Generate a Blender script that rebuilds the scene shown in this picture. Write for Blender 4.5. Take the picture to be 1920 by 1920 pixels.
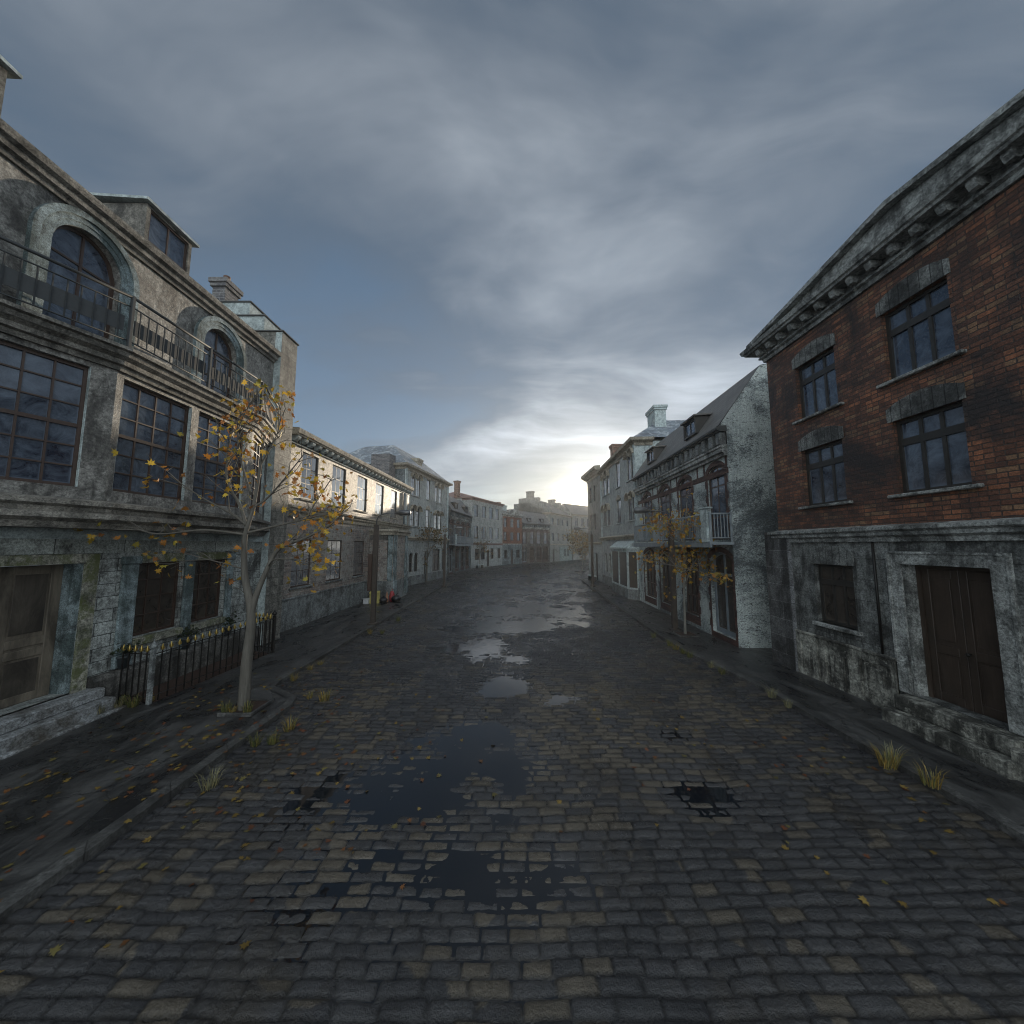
import bpy, math, random
import numpy as np
from mathutils import Vector, Matrix
R = math.radians
rng = random.Random(7)
for o in list(bpy.data.objects): bpy.data.objects.remove(o)
sc = bpy.context.scene
col = sc.collection

# ------------------------------------------------------------------ mesh builder
class MB:
    def __init__(s): s.v = []; s.f = []; s.sm = []; s.c = []
    def add(s, vs, fs, smooth=False, c=None):
        b = len(s.v); s.v += [tuple(q) for q in vs]
        for f in fs:
            s.f.append([b + i for i in f]); s.sm.append(smooth); s.c.append(c)
    def quad(s, a, b, c, d): s.add([a, b, c, d], [(0, 1, 2, 3)])
    def poly(s, pts): s.add(pts, [tuple(range(len(pts)))])
    def box(s, x0, x1, y0, y1, z0, z1):
        x0, x1 = min(x0, x1), max(x0, x1); y0, y1 = min(y0, y1), max(y0, y1); z0, z1 = min(z0, z1), max(z0, z1)
        v = [(x0, y0, z0), (x1, y0, z0), (x1, y1, z0), (x0, y1, z0), (x0, y0, z1), (x1, y0, z1), (x1, y1, z1), (x0, y1, z1)]
        s.add(v, [(0, 3, 2, 1), (4, 5, 6, 7), (0, 1, 5, 4), (1, 2, 6, 5), (2, 3, 7, 6), (3, 0, 4, 7)])
    def bbox(s, x0, x1, y0, y1, z0, z1, b=0.01):
        # box with chamfered edges
        x0, x1 = min(x0, x1), max(x0, x1); y0, y1 = min(y0, y1), max(y0, y1); z0, z1 = min(z0, z1), max(z0, z1)
        b = min(b, (x1 - x0) / 3, (y1 - y0) / 3, (z1 - z0) / 3)
        v = []
        for (sx, sy, sz) in [(i, j, k) for k in (0, 1) for j in (0, 1) for i in (0, 1)]:
            X, Y, Z = (x1, x0)[1 - sx], (y1, y0)[1 - sy], (z1, z0)[1 - sz]
            dx, dy, dz = (-b if sx else b), (-b if sy else b), (-b if sz else b)
            v += [(X, Y + dy, Z + dz), (X + dx, Y, Z + dz), (X + dx, Y + dy, Z)]
        def i(sx, sy, sz, k): return (sx + 2 * sy + 4 * sz) * 3 + k
        f = []
        f += [(i(0,0,0,0), i(0,0,1,0), i(0,1,1,0), i(0,1,0,0)), (i(1,0,0,0), i(1,1,0,0), i(1,1,1,0), i(1,0,1,0))]
        f += [(i(0,0,0,1), i(1,0,0,1), i(1,0,1,1), i(0,0,1,1)), (i(0,1,0,1), i(0,1,1,1), i(1,1,1,1), i(1,1,0,1))]
        f += [(i(0,0,0,2), i(0,1,0,2), i(1,1,0,2), i(1,0,0,2)), (i(0,0,1,2), i(1,0,1,2), i(1,1,1,2), i(0,1,1,2))]
        for a in (0, 1):
            for c in (0, 1):
                f.append((i(a,c,0,0), i(a,c,1,0), i(a,c,1,1), i(a,c,0,1)))
                f.append((i(a,0,c,0), i(a,1,c,0), i(a,1,c,2), i(a,0,c,2)))
                f.append((i(0,a,c,1), i(1,a,c,1), i(1,a,c,2), i(0,a,c,2)))
        for a in (0, 1):
            for c in (0, 1):
                for d in (0, 1): f.append((i(a,c,d,0), i(a,c,d,1), i(a,c,d,2)))
        s.add(v, f)
    def prism(s, pts, h0, h1, axis='z'):
        # pts 2D polygon extruded along axis
        n = len(pts)
        if axis == 'z': a = [(p[0], p[1], h0) for p in pts]; b = [(p[0], p[1], h1) for p in pts]
        elif axis == 'y': a = [(p[0], h0, p[1]) for p in pts]; b = [(p[0], h1, p[1]) for p in pts]
        else: a = [(h0, p[0], p[1]) for p in pts]; b = [(h1, p[0], p[1]) for p in pts]
        s.add(a + b, [tuple(range(n - 1, -1, -1)), tuple(range(n, 2 * n))] + [(i, (i + 1) % n, n + (i + 1) % n, n + i) for i in range(n)])
    def tube(s, pts, rad, n=8, smooth=True, cap=True, c=None):
        pts = [Vector(p) for p in pts]
        if not isinstance(rad, (list, tuple)): rad = [rad] * len(pts)
        vs = []; u = None
        for i, p in enumerate(pts):
            t = (pts[min(i + 1, len(pts) - 1)] - pts[max(i - 1, 0)]).normalized()
            if u is None:
                u = t.orthogonal().normalized()
            else:
                u = (u - t * u.dot(t))
                u = u.normalized() if u.length > 1e-6 else t.orthogonal().normalized()
            w = t.cross(u)
            for k in range(n):
                a = 2 * math.pi * k / n
                vs.append(p + (u * math.cos(a) + w * math.sin(a)) * rad[i])
        fs = []
        for i in range(len(pts) - 1):
            for k in range(n):
                fs.append((i * n + k, i * n + (k + 1) % n, (i + 1) * n + (k + 1) % n, (i + 1) * n + k))
        if cap: fs += [tuple(range(n - 1, -1, -1)), tuple(range((len(pts) - 1) * n, len(pts) * n))]
        s.add(vs, fs, smooth, c)
    def lathe(s, prof, cx=0, cy=0, n=12, smooth=True):
        vs = []; fs = []
        for (r, z) in prof:
            for k in range(n):
                a = 2 * math.pi * k / n; vs.append((cx + r * math.cos(a), cy + r * math.sin(a), z))
        for i in range(len(prof) - 1):
            for k in range(n): fs.append((i * n + k, i * n + (k + 1) % n, (i + 1) * n + (k + 1) % n, (i + 1) * n + k))
        fs += [tuple(range(n - 1, -1, -1)), tuple(range((len(prof) - 1) * n, len(prof) * n))]
        s.add(vs, fs, smooth)
    def sweep(s, path, prof, closed_prof=True):
        # path: plan polyline (x,y); outward = right-hand side (-y for a +x path); prof: (out, z)
        P = [Vector((p[0], p[1])) for p in path]; n = len(P); off = []
        for i in range(n):
            ds = []
            if i > 0: ds.append((P[i] - P[i - 1]).normalized())
            if i < n - 1: ds.append((P[i + 1] - P[i]).normalized())
            ns = [Vector((d.y, -d.x)) for d in ds]
            m = ns[0] if len(ns) == 1 else (ns[0] + ns[1]).normalized()
            off.append(m / max(0.3, m.dot(ns[0])))
        vs = []; k = len(prof)
        for i in range(n):
            for (o, z) in prof: q = P[i] + off[i] * o; vs.append((q.x, q.y, z))
        fs = []
        for i in range(n - 1):
            for j in range(k if closed_prof else k - 1):
                a, b = j, (j + 1) % k
                fs.append((i * k + a, (i + 1) * k + a, (i + 1) * k + b, i * k + b))
        fs += [tuple(range(k)), tuple(range((n - 1) * k + k - 1, (n - 1) * k - 1, -1))]
        s.add(vs, fs)
    def mesh(s, name, mat):
        me = bpy.data.meshes.new(name); me.from_pydata(s.v, [], s.f)
        me.polygons.foreach_set('use_smooth', s.sm)
        if any(c is not None for c in s.c):
            at = me.color_attributes.new('tint', 'FLOAT_COLOR', 'CORNER')
            arr = []
            for f, c in zip(s.f, s.c): arr += list(c or (1, 1, 1, 1)) * len(f)
            at.data.foreach_set('color', arr)
        me.materials.append(mat); me.update(); return me
    def build(s, name, mat, parent=None, loc=(0, 0, 0), label=None):
        o = bpy.data.objects.new(name, s.mesh(name, mat)); col.objects.link(o)
        o.location = loc; o.parent = parent
        if label: o['label'] = label
        return o

def tag(o, label=None, cat=None, group=None, kind=None):
    if label: o['label'] = label
    if cat: o['category'] = cat
    if group: o['group'] = group
    if kind: o['kind'] = kind
    return o
def thing(name, label, cat, loc=(0, 0, 0), rz=0.0, group=None):
    o = bpy.data.objects.new(name, None); o.empty_display_size = 0.2; col.objects.link(o)
    o.location = loc; o.rotation_euler = (0, 0, rz)
    return tag(o, label, cat, group)
def copy_tree(o, parent=None):
    c = o.copy(); col.objects.link(c); c.parent = parent
    for ch in list(o.children): copy_tree(ch, c)
    return c

# ------------------------------------------------------------------ materials
class NT:
    def __init__(s, name):
        s.m = bpy.data.materials.new(name); s.m.use_nodes = True; s.t = s.m.node_tree; s.t.nodes.clear()
        s.out = s.t.nodes.new('ShaderNodeOutputMaterial')
    def n(s, ty, ins=None, **at):
        d = s.t.nodes.new('ShaderNode' + ty)
        for k, v in at.items(): setattr(d, k, v)
        for k, v in (ins or {}).items():
            if isinstance(v, bpy.types.NodeSocket): s.t.links.new(v, d.inputs[k])
            else: d.inputs[k].default_value = v
        return d
    def math(s, op, a, b=0.0, clamp=False):
        return s.n('Math', {0: a, 1: b}, operation=op, use_clamp=clamp).outputs[0]
    def mix(s, f, a, b, mode='MIX'):
        def c(x): return x if isinstance(x, bpy.types.NodeSocket) else (tuple(x) + (1,) if len(x) == 3 else x)
        return s.n('MixRGB', {0: f, 1: c(a), 2: c(b)}, blend_type=mode).outputs[0]
    def ramp(s, f, p0, p1, c0=(0, 0, 0, 1), c1=(1, 1, 1, 1)):
        d = s.n('ValToRGB', {0: f}); e = d.color_ramp.elements
        e[0].position = p0; e[1].position = p1; e[0].color = c0; e[1].color = c1
        return d.outputs[0]
    def noise(s, vec, scale, detail=5, rough=.6, dist=0.0):
        return s.n('TexNoise', {'Vector': vec, 'Scale': scale, 'Detail': detail, 'Roughness': rough, 'Distortion': dist}).outputs[0]
    def mapping(s, vec, sc=(1, 1, 1), loc=(0, 0, 0)):
        return s.n('Mapping', {'Vector': vec, 'Scale': sc, 'Location': loc}).outputs[0]
    def obj(s, rand=True):
        o = s.n('TexCoord').outputs['Object']
        if not rand: return o
        i = s.n('ObjectInfo')
        r = s.math('MULTIPLY', i.outputs['Random'], 37.0)
        return s.n('VectorMath', {0: o, 1: s.n('CombineXYZ', {0: r, 1: r, 2: r}).outputs[0]}, operation='ADD').outputs[0]
    def wallvec(s):
        o = s.n('TexCoord').outputs['Object']; q = s.n('SeparateXYZ', {0: o})
        return s.n('CombineXYZ', {0: s.math('ADD', q.outputs[0], q.outputs[1]), 1: q.outputs[2], 2: 0.0}).outputs[0]
    def done(s, color, rough, bump=None, bstr=.4, bdist=.02, metallic=0.0, spec=.5, **kw):
        ins = {'Base Color': color if isinstance(color, bpy.types.NodeSocket) else tuple(color) + (1,), 'Roughness': rough, 'Metallic': metallic, 'Specular IOR Level': spec}
        ins.update(kw)
        if bump is not None: ins['Normal'] = s.n('Bump', {'Height': bump, 'Strength': bstr, 'Distance': bdist}).outputs[0]
        p = s.n('BsdfPrincipled', ins); s.t.links.new(p.outputs[0], s.out.inputs[0]); return s.m

def stone(name, base, dark, stain=.55, joint=None, streak=.5, rough=.8, moss=None, bump=.5, grain=30, spec=.4, mortar=.35, lightdab=0.0, soot=.75, grit=.75, bd=.02):
    t = NT(name); o = t.obj(); n1 = t.noise(o, 1.3, 9, .72, .6)
    s1 = t.noise(t.mapping(o, (4.5, 4.5, .45)), 1.0, 7, .7, .4)
    f = t.math('ADD', n1, t.math('MULTIPLY', t.math('SUBTRACT', s1, .5), streak))
    c = t.mix(t.ramp(f, stain - .09, stain + .07), base, dark)
    m2 = t.noise(o, 6.0, 10, .8, .5); m3 = t.noise(t.mapping(o, (1, 1, .6)), 2.6, 10, .78, .8)
    c = t.mix(t.math('MULTIPLY', t.ramp(m2, .44, .64), .75), c, tuple(x * .55 for x in dark))
    c = t.mix(t.math('MULTIPLY', t.ramp(m3, .53, .66), soot), c, (.018, .018, .017))
    if lightdab: c = t.mix(t.math('MULTIPLY', t.ramp(t.noise(o, 3.1, 9, .76, .5), .55, .63), lightdab), c, tuple(min(.8, x * 1.7) for x in base))
    g = t.noise(o, grain, 5, .75); g2 = t.noise(o, grain * 3, 3, .7)
    gg = t.ramp(g, .34, .68, (1.25, 1.25, 1.25, 1), (1 - grit, 1 - grit, 1 - grit, 1))
    c = t.mix(1.0, c, gg, 'MULTIPLY')
    if moss:
        mm = t.ramp(t.noise(o, 2.3, 9, .78, .4), .47, .57)
        c = t.mix(t.math('MULTIPLY', mm, .85), c, moss)
    h = t.math('ADD', t.math('ADD', t.math('MULTIPLY', g, .6), t.math('MULTIPLY', m2, .9)), t.math('MULTIPLY', g2, .25))
    if joint:
        b = t.n('TexBrick', {'Vector': t.wallvec(), 'Scale': 1.0, 'Brick Width': joint[0], 'Row Height': joint[1], 'Mortar Size': .009, 'Mortar Smooth': .3, 'Color1': (.72, .72, .72, 1), 'Color2': (1.15, 1.15, 1.15, 1), 'Mortar': (mortar, mortar, mortar, 1)}, offset=.5)
        c = t.mix(1.0, c, b.outputs['Color'], 'MULTIPLY')
        h = t.math('SUBTRACT', h, t.math('MULTIPLY', b.outputs['Fac'], 1.4))
    return t.done(c, t.math('ADD', rough - .2, t.math('MULTIPLY', m2, .35)), h, bump, bd, spec=spec)

def brick(name, c1, c2, mortar, bw=.27, rh=.088, soot=(.012, .012, .014), sootamt=.8, sootpos=.55, paint=None, paintpos=.45, rough=.75, bump=.8, ms=.009, chip=None, blotch=None, tan=None):
    t = NT(name); o = t.obj(False); w = t.wallvec()
    wob = t.n('VectorMath', {0: w, 1: t.n('VectorMath', {0: t.n('TexNoise', {'Vector': o, 'Scale': 9.0, 'Detail': 2.0}).outputs[1], 1: (.012, .012, .0)}, operation='MULTIPLY').outputs[0]}, operation='ADD').outputs[0]
    b = t.n('TexBrick', {'Vector': wob, 'Scale': 1.0, 'Brick Width': bw, 'Row Height': rh, 'Mortar Size': ms, 'Mortar Smooth': .4, 'Bias': 0.0,
                         'Color1': c1 + (1,), 'Color2': c2 + (1,), 'Mortar': mortar + (1,)}, offset=.5)
    q = t.n('SeparateXYZ', {0: wob}); row = t.math('FLOOR', t.math('DIVIDE', q.outputs[1], rh)); half = t.math('MULTIPLY', t.math('MODULO', t.math('ABSOLUTE', row), 2.0), .5)
    cell = t.math('FLOOR', t.math('SUBTRACT', t.math('DIVIDE', q.outputs[0], bw), half))
    wn = t.n('TexWhiteNoise', {'Vector': t.n('CombineXYZ', {0: cell, 1: row, 2: 0.0}).outputs[0]}, noise_dimensions='2D')
    isb = t.math('SUBTRACT', 1.0, b.outputs['Fac'])
    c = t.mix(1.0, b.outputs['Color'], t.ramp(t.math('ADD', t.math('MULTIPLY', wn.outputs[0], isb), t.math('MULTIPLY', b.outputs['Fac'], .4)), .0, 1.0, (.45, .45, .5, 1), (1.55, 1.5, 1.35, 1)), 'MULTIPLY')
    if tan: c = t.mix(t.math('MULTIPLY', isb, t.math('GREATER_THAN', wn.outputs[0], .86)), c, tan)
    n = t.noise(o, 14, 5, .7); c = t.mix(t.math('MULTIPLY', t.ramp(n, .35, .75), .6), c, tuple(x * .35 for x in c1))
    big = t.noise(o, .55, 9, .7, .8); big2 = t.noise(t.mapping(o, (2.2, 2.2, .7)), 1.0, 8, .75, .4)
    h = t.math('ADD', t.math('MULTIPLY', n, .5), t.math('MULTIPLY', b.outputs['Fac'], -1.2))
    if paint:
        pm = t.ramp(t.math('ADD', t.math('MULTIPLY', t.noise(o, 5.0, 8, .75, .5), .6), t.math('MULTIPLY', big, .4)), paintpos, paintpos + .06)
        c = t.mix(pm, paint, c); h = t.math('MULTIPLY', h, t.math('ADD', t.math('MULTIPLY', pm, .6), .5))
    c = t.mix(t.math('MULTIPLY', t.ramp(big2, .44, .62), sootamt * .6), c, soot)
    c = t.mix(t.math('MULTIPLY', t.ramp(big, sootpos, sootpos + .14), sootamt), c, soot)
    if blotch:
        bl = t.ramp(t.math('ADD', t.math('MULTIPLY', t.noise(t.mapping(o, (1, 1, 1.7)), 15, 8, .78, .4), .55), t.math('MULTIPLY', big, .5)), .525, .585)
        c = t.mix(t.math('MULTIPLY', bl, .8), c, blotch)
    g = t.noise(o, 38, 4, .75); c = t.mix(1.0, c, t.ramp(g, .33, .7, (1.3, 1.3, 1.3, 1), (.35, .35, .35, 1)), 'MULTIPLY'); h = t.math('ADD', h, t.math('MULTIPLY', g, .5))
    if chip:
        # small dark horizontal chips between courses
        ch = t.ramp(t.noise(t.mapping(o, (6.0, 6.0, 17.0)), 1.0, 3, .6), .6, .66)
        c = t.mix(t.math('MULTIPLY', ch, .9), c, chip)
    return t.done(c, t.math('ADD', rough - .2, t.math('MULTIPLY', n, .35)), h, bump, .02, spec=.5)

def plain(name, c, rough=.6, metallic=0.0, var=.4, scale=8, bump=.15, spec=.5, dark=None, pos=.5):
    t = NT(name); o = t.obj(); n = t.noise(o, scale, 6, .7, .3)
    cc = t.mix(t.math('MULTIPLY', t.ramp(n, pos - .12, pos + .18), var), c, dark or tuple(x * .3 for x in c))
    return t.done(cc, rough, t.noise(o, scale * 4, 3), bump, .01, metallic, spec)

def wood(name, c, dark, rough=.55, amt=.8, pos=.5, bs=.3, bd=.008, sc=26):
    t = NT(name); o = t.obj(); n = t.noise(t.mapping(o, (sc, sc, sc * .06)), 1.0, 5, .7, .5); big = t.noise(t.mapping(o, (2.2, 2.2, .8)), 1.2, 7, .7, .5)
    cc = t.mix(t.math('MULTIPLY', t.ramp(n, .3, .75), .7), c, tuple(x * .4 for x in c))
    cc = t.mix(t.math('MULTIPLY', t.ramp(big, pos - .12, pos + .12), amt), cc, dark)
    return t.done(cc, rough, n, bs, bd, spec=.4)

def slate(name, c, dark, bw=.3, rh=.18, amt=.6, light=None):
    t = NT(name); o = t.obj(False)
    q = t.n('SeparateXYZ', {0: o}); v = t.n('CombineXYZ', {0: q.outputs[0], 1: t.math('ADD', q.outputs[2], t.math('MULTIPLY', q.outputs[1], .45)), 2: 0.0}).outputs[0]
    b = t.n('TexBrick', {'Vector': v, 'Scale': 1.0, 'Brick Width': bw, 'Row Height': rh, 'Mortar Size': .006, 'Color1': (.85, .85, .85, 1), 'Color2': (1.1, 1.1, 1.1, 1), 'Mortar': (.4, .4, .4, 1)}, offset=.5)
    n = t.noise(t.mapping(o, (1, .6, .6)), 1.4, 8, .7, .6)
    cc = t.mix(t.math('MULTIPLY', t.ramp(n, .4, .65), amt), c, dark)
    if light: cc = t.mix(t.math('MULTIPLY', t.ramp(t.noise(o, 2.0, 8, .72, 1.0), .5, .62), .8), cc, light)
    cc = t.mix(1.0, cc, b.outputs['Color'], 'MULTIPLY')
    return t.done(cc, .55, t.math('SUBTRACT', t.noise(o, 25, 3), b.outputs['Fac']), .5, .012, spec=.4)

def glass(name, c, dust_reflection, rough=.06, dpos=.5, damt=.5, refl=1.5):
    t = NT(name); o = t.obj(); n = t.noise(o, 3.0, 8, .75, .8); n2 = t.noise(o, 1.1, 4, .6, .4)
    uv = t.n('SeparateXYZ', {0: t.n('UVMap').outputs[0]})
    e = t.math('MAXIMUM', t.math('ABSOLUTE', t.math('SUBTRACT', uv.outputs[0], .5)), t.math('ABSOLUTE', t.math('SUBTRACT', uv.outputs[1], .5)))
    edge = t.math('MULTIPLY', t.ramp(e, .36, .5), t.math('ADD', .35, n))
    f = t.math('MULTIPLY', t.ramp(t.math('ADD', t.math('MULTIPLY', n, .65), t.math('MULTIPLY', n2, .35)), dpos - .08, dpos + .16), damt)
    f = t.math('MAXIMUM', f, t.math('MULTIPLY', edge, .75), True)
    cc = t.mix(f, c, dust_reflection)
    nb = t.n('Bump', {'Height': n2, 'Strength': .05, 'Distance': .03}).outputs[0]
    d = t.n('BsdfDiffuse', {'Color': cc}); g = t.n('BsdfGlossy', {'Color': (.92, .95, 1, 1), 'Roughness': t.math('ADD', rough, t.math('MULTIPLY', f, .14)), 'Normal': nb})
    fr = t.math('MULTIPLY', t.math('MULTIPLY', t.n('Fresnel', {'IOR': 1.5}).outputs[0], refl), t.math('SUBTRACT', 1.0, t.math('MULTIPLY', f, .45)), True)
    m = t.n('MixShader', {0: fr, 1: d.outputs[0], 2: g.outputs[0]}); t.t.links.new(m.outputs[0], t.out.inputs[0]); return t.m

M = {}
M['grime'] = stone('grimy_stucco', (.335, .33, .305), (.085, .083, .077), .55, streak=.7, rough=.6, bump=1.0, grain=20, spec=.55, bd=.035)
M['grime_dark'] = stone('sooty_stucco', (.20, .195, .18), (.045, .045, .042), .5, streak=.8, rough=.7, bump=.8, grain=26)
M['mould'] = stone('weathered_moulding', (.30, .285, .25), (.07, .068, .06), .55, streak=.25, rough=.75, bump=.5, grain=35)
M['ashlar'] = stone('pale_ashlar', (.50, .54, .52), (.11, .115, .11), .57, joint=(.62, .245), streak=.6, rough=.75, bump=.5, mortar=.25)
M['ashlar_grey'] = stone('grey_ashlar', (.27, .265, .235), (.09, .09, .08), .55, joint=(.75, .27), streak=.5, rough=.7, bump=.6, mortar=.45)
M['frieze'] = stone('pale_frieze', (.46, .50, .47), (.22, .24, .22), .58, joint=(1.15, .5), streak=.6, bump=.3, mortar=.2)
M['patina'] = stone('blue_green_stone', (.33, .41, .43), (.09, .125, .125), .52, streak=.6, rough=.75, bump=.5, grain=45)
M['mossy'] = stone('mossy_stone', (.48, .47, .40), (.12, .13, .09), .55, streak=.5, moss=(.085, .10, .03), bump=.6)
M['step'] = stone('step_stone', (.36, .38, .39), (.09, .08, .065), .55, streak=.2, bump=.4, rough=.6)
M['r1stone'] = stone('dark_rendered_stone', (.26, .275, .265), (.06, .063, .06), .53, soot=.5, joint=(1.4, .42), streak=.7, bump=.6, rough=.72, mortar=.55)
M['lintel'] = stone('voussoir_stone', (.30, .315, .30), (.07, .073, .07), .52, joint=(.17, 9.0), streak=.4, bump=.6, rough=.7, soot=.6, mortar=.3)
M['r1plinth'] = stone('stained_plinth', (.40, .40, .35), (.06, .06, .052), .51, soot=.5, streak=.8, bump=.9, rough=.7, grain=18, lightdab=.5)
M['r1trim'] = stone('worn_grey_trim', (.44, .46, .44), (.10, .105, .10), .53, streak=.5, bump=.5, rough=.7, lightdab=.4)
M['pier'] = stone('dark_pier_block', (.15, .155, .155), (.05, .05, .05), .52, joint=(2.0, .44), streak=.5, bump=.5, mortar=1.9)
M['pier_light'] = stone('plain_pier_edge', (.22, .23, .24), (.14, .145, .15), .6, joint=(2.0, .44), streak=.2, bump=.15, mortar=.4)
M['redbrick'] = brick('red_brick', (.34, .135, .068), (.135, .066, .045), (.07, .06, .05), bw=.24, rh=.079, ms=.010, soot=(.022, .02, .02), sootamt=.92, sootpos=.465, rough=.6, bump=1.0, tan=(.33, .19, .10))
M['farred'] = brick('far_red_brick', (.25, .10, .06), (.17, .075, .05), (.16, .12, .10), sootamt=.4)
M['whitebrick'] = brick('white_painted_brick', (.30, .22, .18), (.10, .09, .085), (.12, .11, .10), bw=.26, rh=.09, paint=(.52, .575, .555), paintpos=.575, soot=(.10, .135, .15), sootamt=.8, sootpos=.5, bump=.9, chip=(.06, .06, .06), blotch=(.055, .065, .07))
M['dressing'] = brick('dark_red_dressing', (.115, .052, .042), (.065, .034, .03), (.06, .045, .04), bw=.24, rh=.085, sootamt=.5)
M['oldbrick'] = brick('faded_mixed_brick', (.34, .25, .215), (.17, .15, .15), (.42, .40, .37), bw=.34, rh=.105, ms=.014, paint=(.36, .345, .31), paintpos=.462, soot=(.14, .14, .145), sootamt=.5, sootpos=.56, rough=.6, bump=1.0)
M['stucco_warm'] = stone('warm_pitted_stucco', (.42, .375, .305), (.22, .195, .16), .57, streak=.4, rough=.58, bump=1.0, grain=13, spec=.5, soot=.5, bd=.04)
M['greyplinth'] = stone('grey_plinth', (.26, .285, .285), (.085, .09, .09), .55, streak=.7, bump=.5, rough=.65, lightdab=.4)
M['cream'] = stone('cream_moulding', (.46, .42, .34), (.24, .215, .17), .6, streak=.3, bump=.3)
M['l3wall'] = stone('grey_pale_render', (.40, .43, .42), (.24, .26, .255), .57, streak=.6, bump=.5, soot=.35, grit=.5)
M['l3block'] = stone('blue_grey_blocks', (.24, .29, .31), (.09, .11, .115), .52, joint=(.9, .33), bump=.5)
M['l5wall'] = stone('pale_grey_render', (.34, .36, .35), (.2, .215, .21), .57, streak=.7, bump=.4, soot=.35, grit=.5)
M['l8wall'] = stone('buff_render', (.27, .275, .255), (.15, .15, .14), .56, streak=.5, bump=.4, soot=.35, grit=.5)
M['l8shop'] = stone('pale_green_shopfront', (.36, .42, .40), (.2, .24, .23), .56, joint=(.5, .22), bump=.3)
M['chimbrick'] = brick('grey_chimney_brick', (.17, .17, .18), (.10, .10, .115), (.30, .31, .33), bw=.26, rh=.1, ms=.014, sootamt=.2)
M['chimred'] = brick('red_chimney_brick', (.26, .14, .10), (.16, .09, .07), (.2, .16, .13), sootamt=.4)
M['slate'] = slate('grey_slate', (.135, .13, .122), (.06, .06, .06), amt=.5)
M['slate_dark'] = slate('dark_slate', (.10, .105, .11), (.04, .045, .05), amt=.7, light=(.17, .18, .18))
M['slate_white'] = slate('frosted_slate', (.16, .19, .22), (.08, .09, .11), light=(.45, .48, .5))
M['tile_red'] = slate('dull_red_tiles', (.17, .10, .09), (.09, .06, .06))
M['glass'] = glass('dark_window_glass', (.012, .017, .03), (.155, .195, .25), .05, .49, .75, 1.8)  # blue cloud reflection is painted into the dust colour of these panes
M['glass_low'] = glass('dusty_ground_glass', (.022, .018, .015), (.10, .085, .07), .16, .5, .6)
M['glass_mid'] = glass('old_window_glass', (.03, .03, .032), (.17, .17, .17), .05, .5, .4, 3.6)
M['frame_brown'] = plain('rusty_brown_frame', (.05, .028, .02), .5, 0, .5, 20)
M['frame_dark'] = plain('dark_window_frame', (.028, .026, .023), .5, 0, .5, 20)
M['frame_grey'] = plain('grey_window_frame', (.05, .05, .047), .5, 0, .5, 20)
M['iron'] = plain('dark_painted_iron', (.03, .036, .04), .65, 0, .4, 12)
M['black_iron'] = plain('black_iron', (.014, .013, .012), .5, .4, .4, 20)
M['gold'] = plain('tarnished_gilding', (.55, .40, .12), .35, .9, .5, 30)
M['brass'] = plain('brass', (.6, .38, .10), .3, 1.0, .2, 30)
M['door_old'] = wood('weathered_pale_door', (.21, .18, .14), (.045, .038, .03), .6, .9, .5)
M['door_panel'] = wood('blackened_door_panel', (.105, .09, .072), (.022, .019, .016), .6, .9, .5)
M['door_brown'] = wood('dark_brown_door', (.062, .045, .034), (.018, .014, .011), .42, .6)
M['door_blue'] = plain('blue_grey_door', (.16, .19, .215), .5, 0, .5, 3)
M['bark'] = wood('grey_bark', (.15, .14, .12), (.07, .066, .056), .85, .6, .5, 1.0, .03, 30)
M['bark_pale'] = wood('pale_bark', (.22, .215, .19), (.12, .115, .1), .85, .6, .5, 1.0, .03, 30)
M['rust'] = plain('rusty_post', (.06, .048, .04), .65, .2, .8, 7, .3, dark=(.022, .018, .015))
M['lampgrey'] = plain('lamp_housing', (.11, .115, .12), .35, .6, .3, 10)
M['lens'] = plain('lamp_lens', (.4, .42, .42), .2, 0, .2, 10)
M['lead'] = stone('pale_blue_capstone', (.46, .53, .53), (.22, .26, .26), .6, streak=.3, bump=.3, soot=.35, grit=.4)
M['cap'] = plain('dark_lead_cap', (.06, .065, .065), .5, .2, .5, 8)
M['soil'] = plain('dark_red_soil', (.045, .022, .014), .9, 0, .7, 12, .8)
M['pot'] = plain('dark_pot', (.035, .045, .05), .6)
M['shade'] = plain('painted_shade', (.012, .012, .012), .8)  # shade between corbels and brackets, painted as a near-black frieze colour
M['balcgrey'] = plain('blue_grey_paint', (.22, .255, .275), .5, 0, .6, 5, .3, dark=(.07, .08, .085))

def leafmat(name, green=False):
    t = NT(name); a = t.n('VertexColor', layer_name='tint').outputs[0]
    n = t.noise(t.obj(False), 40, 3); c = t.mix(t.math('MULTIPLY', t.ramp(n, .45, .7), .4), a, (.05, .03, .01))
    d = t.n('BsdfPrincipled', {'Base Color': c, 'Roughness': .5, 'Specular IOR Level': .35}); tr = t.n('BsdfTranslucent', {'Color': c})
    m = t.n('MixShader', {0: .35, 1: d.outputs[0], 2: tr.outputs[0]}); t.t.links.new(m.outputs[0], t.out.inputs[0]); return t.m
M['leaf'] = leafmat('autumn_leaf'); M['grass'] = leafmat('dry_grass')

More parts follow.
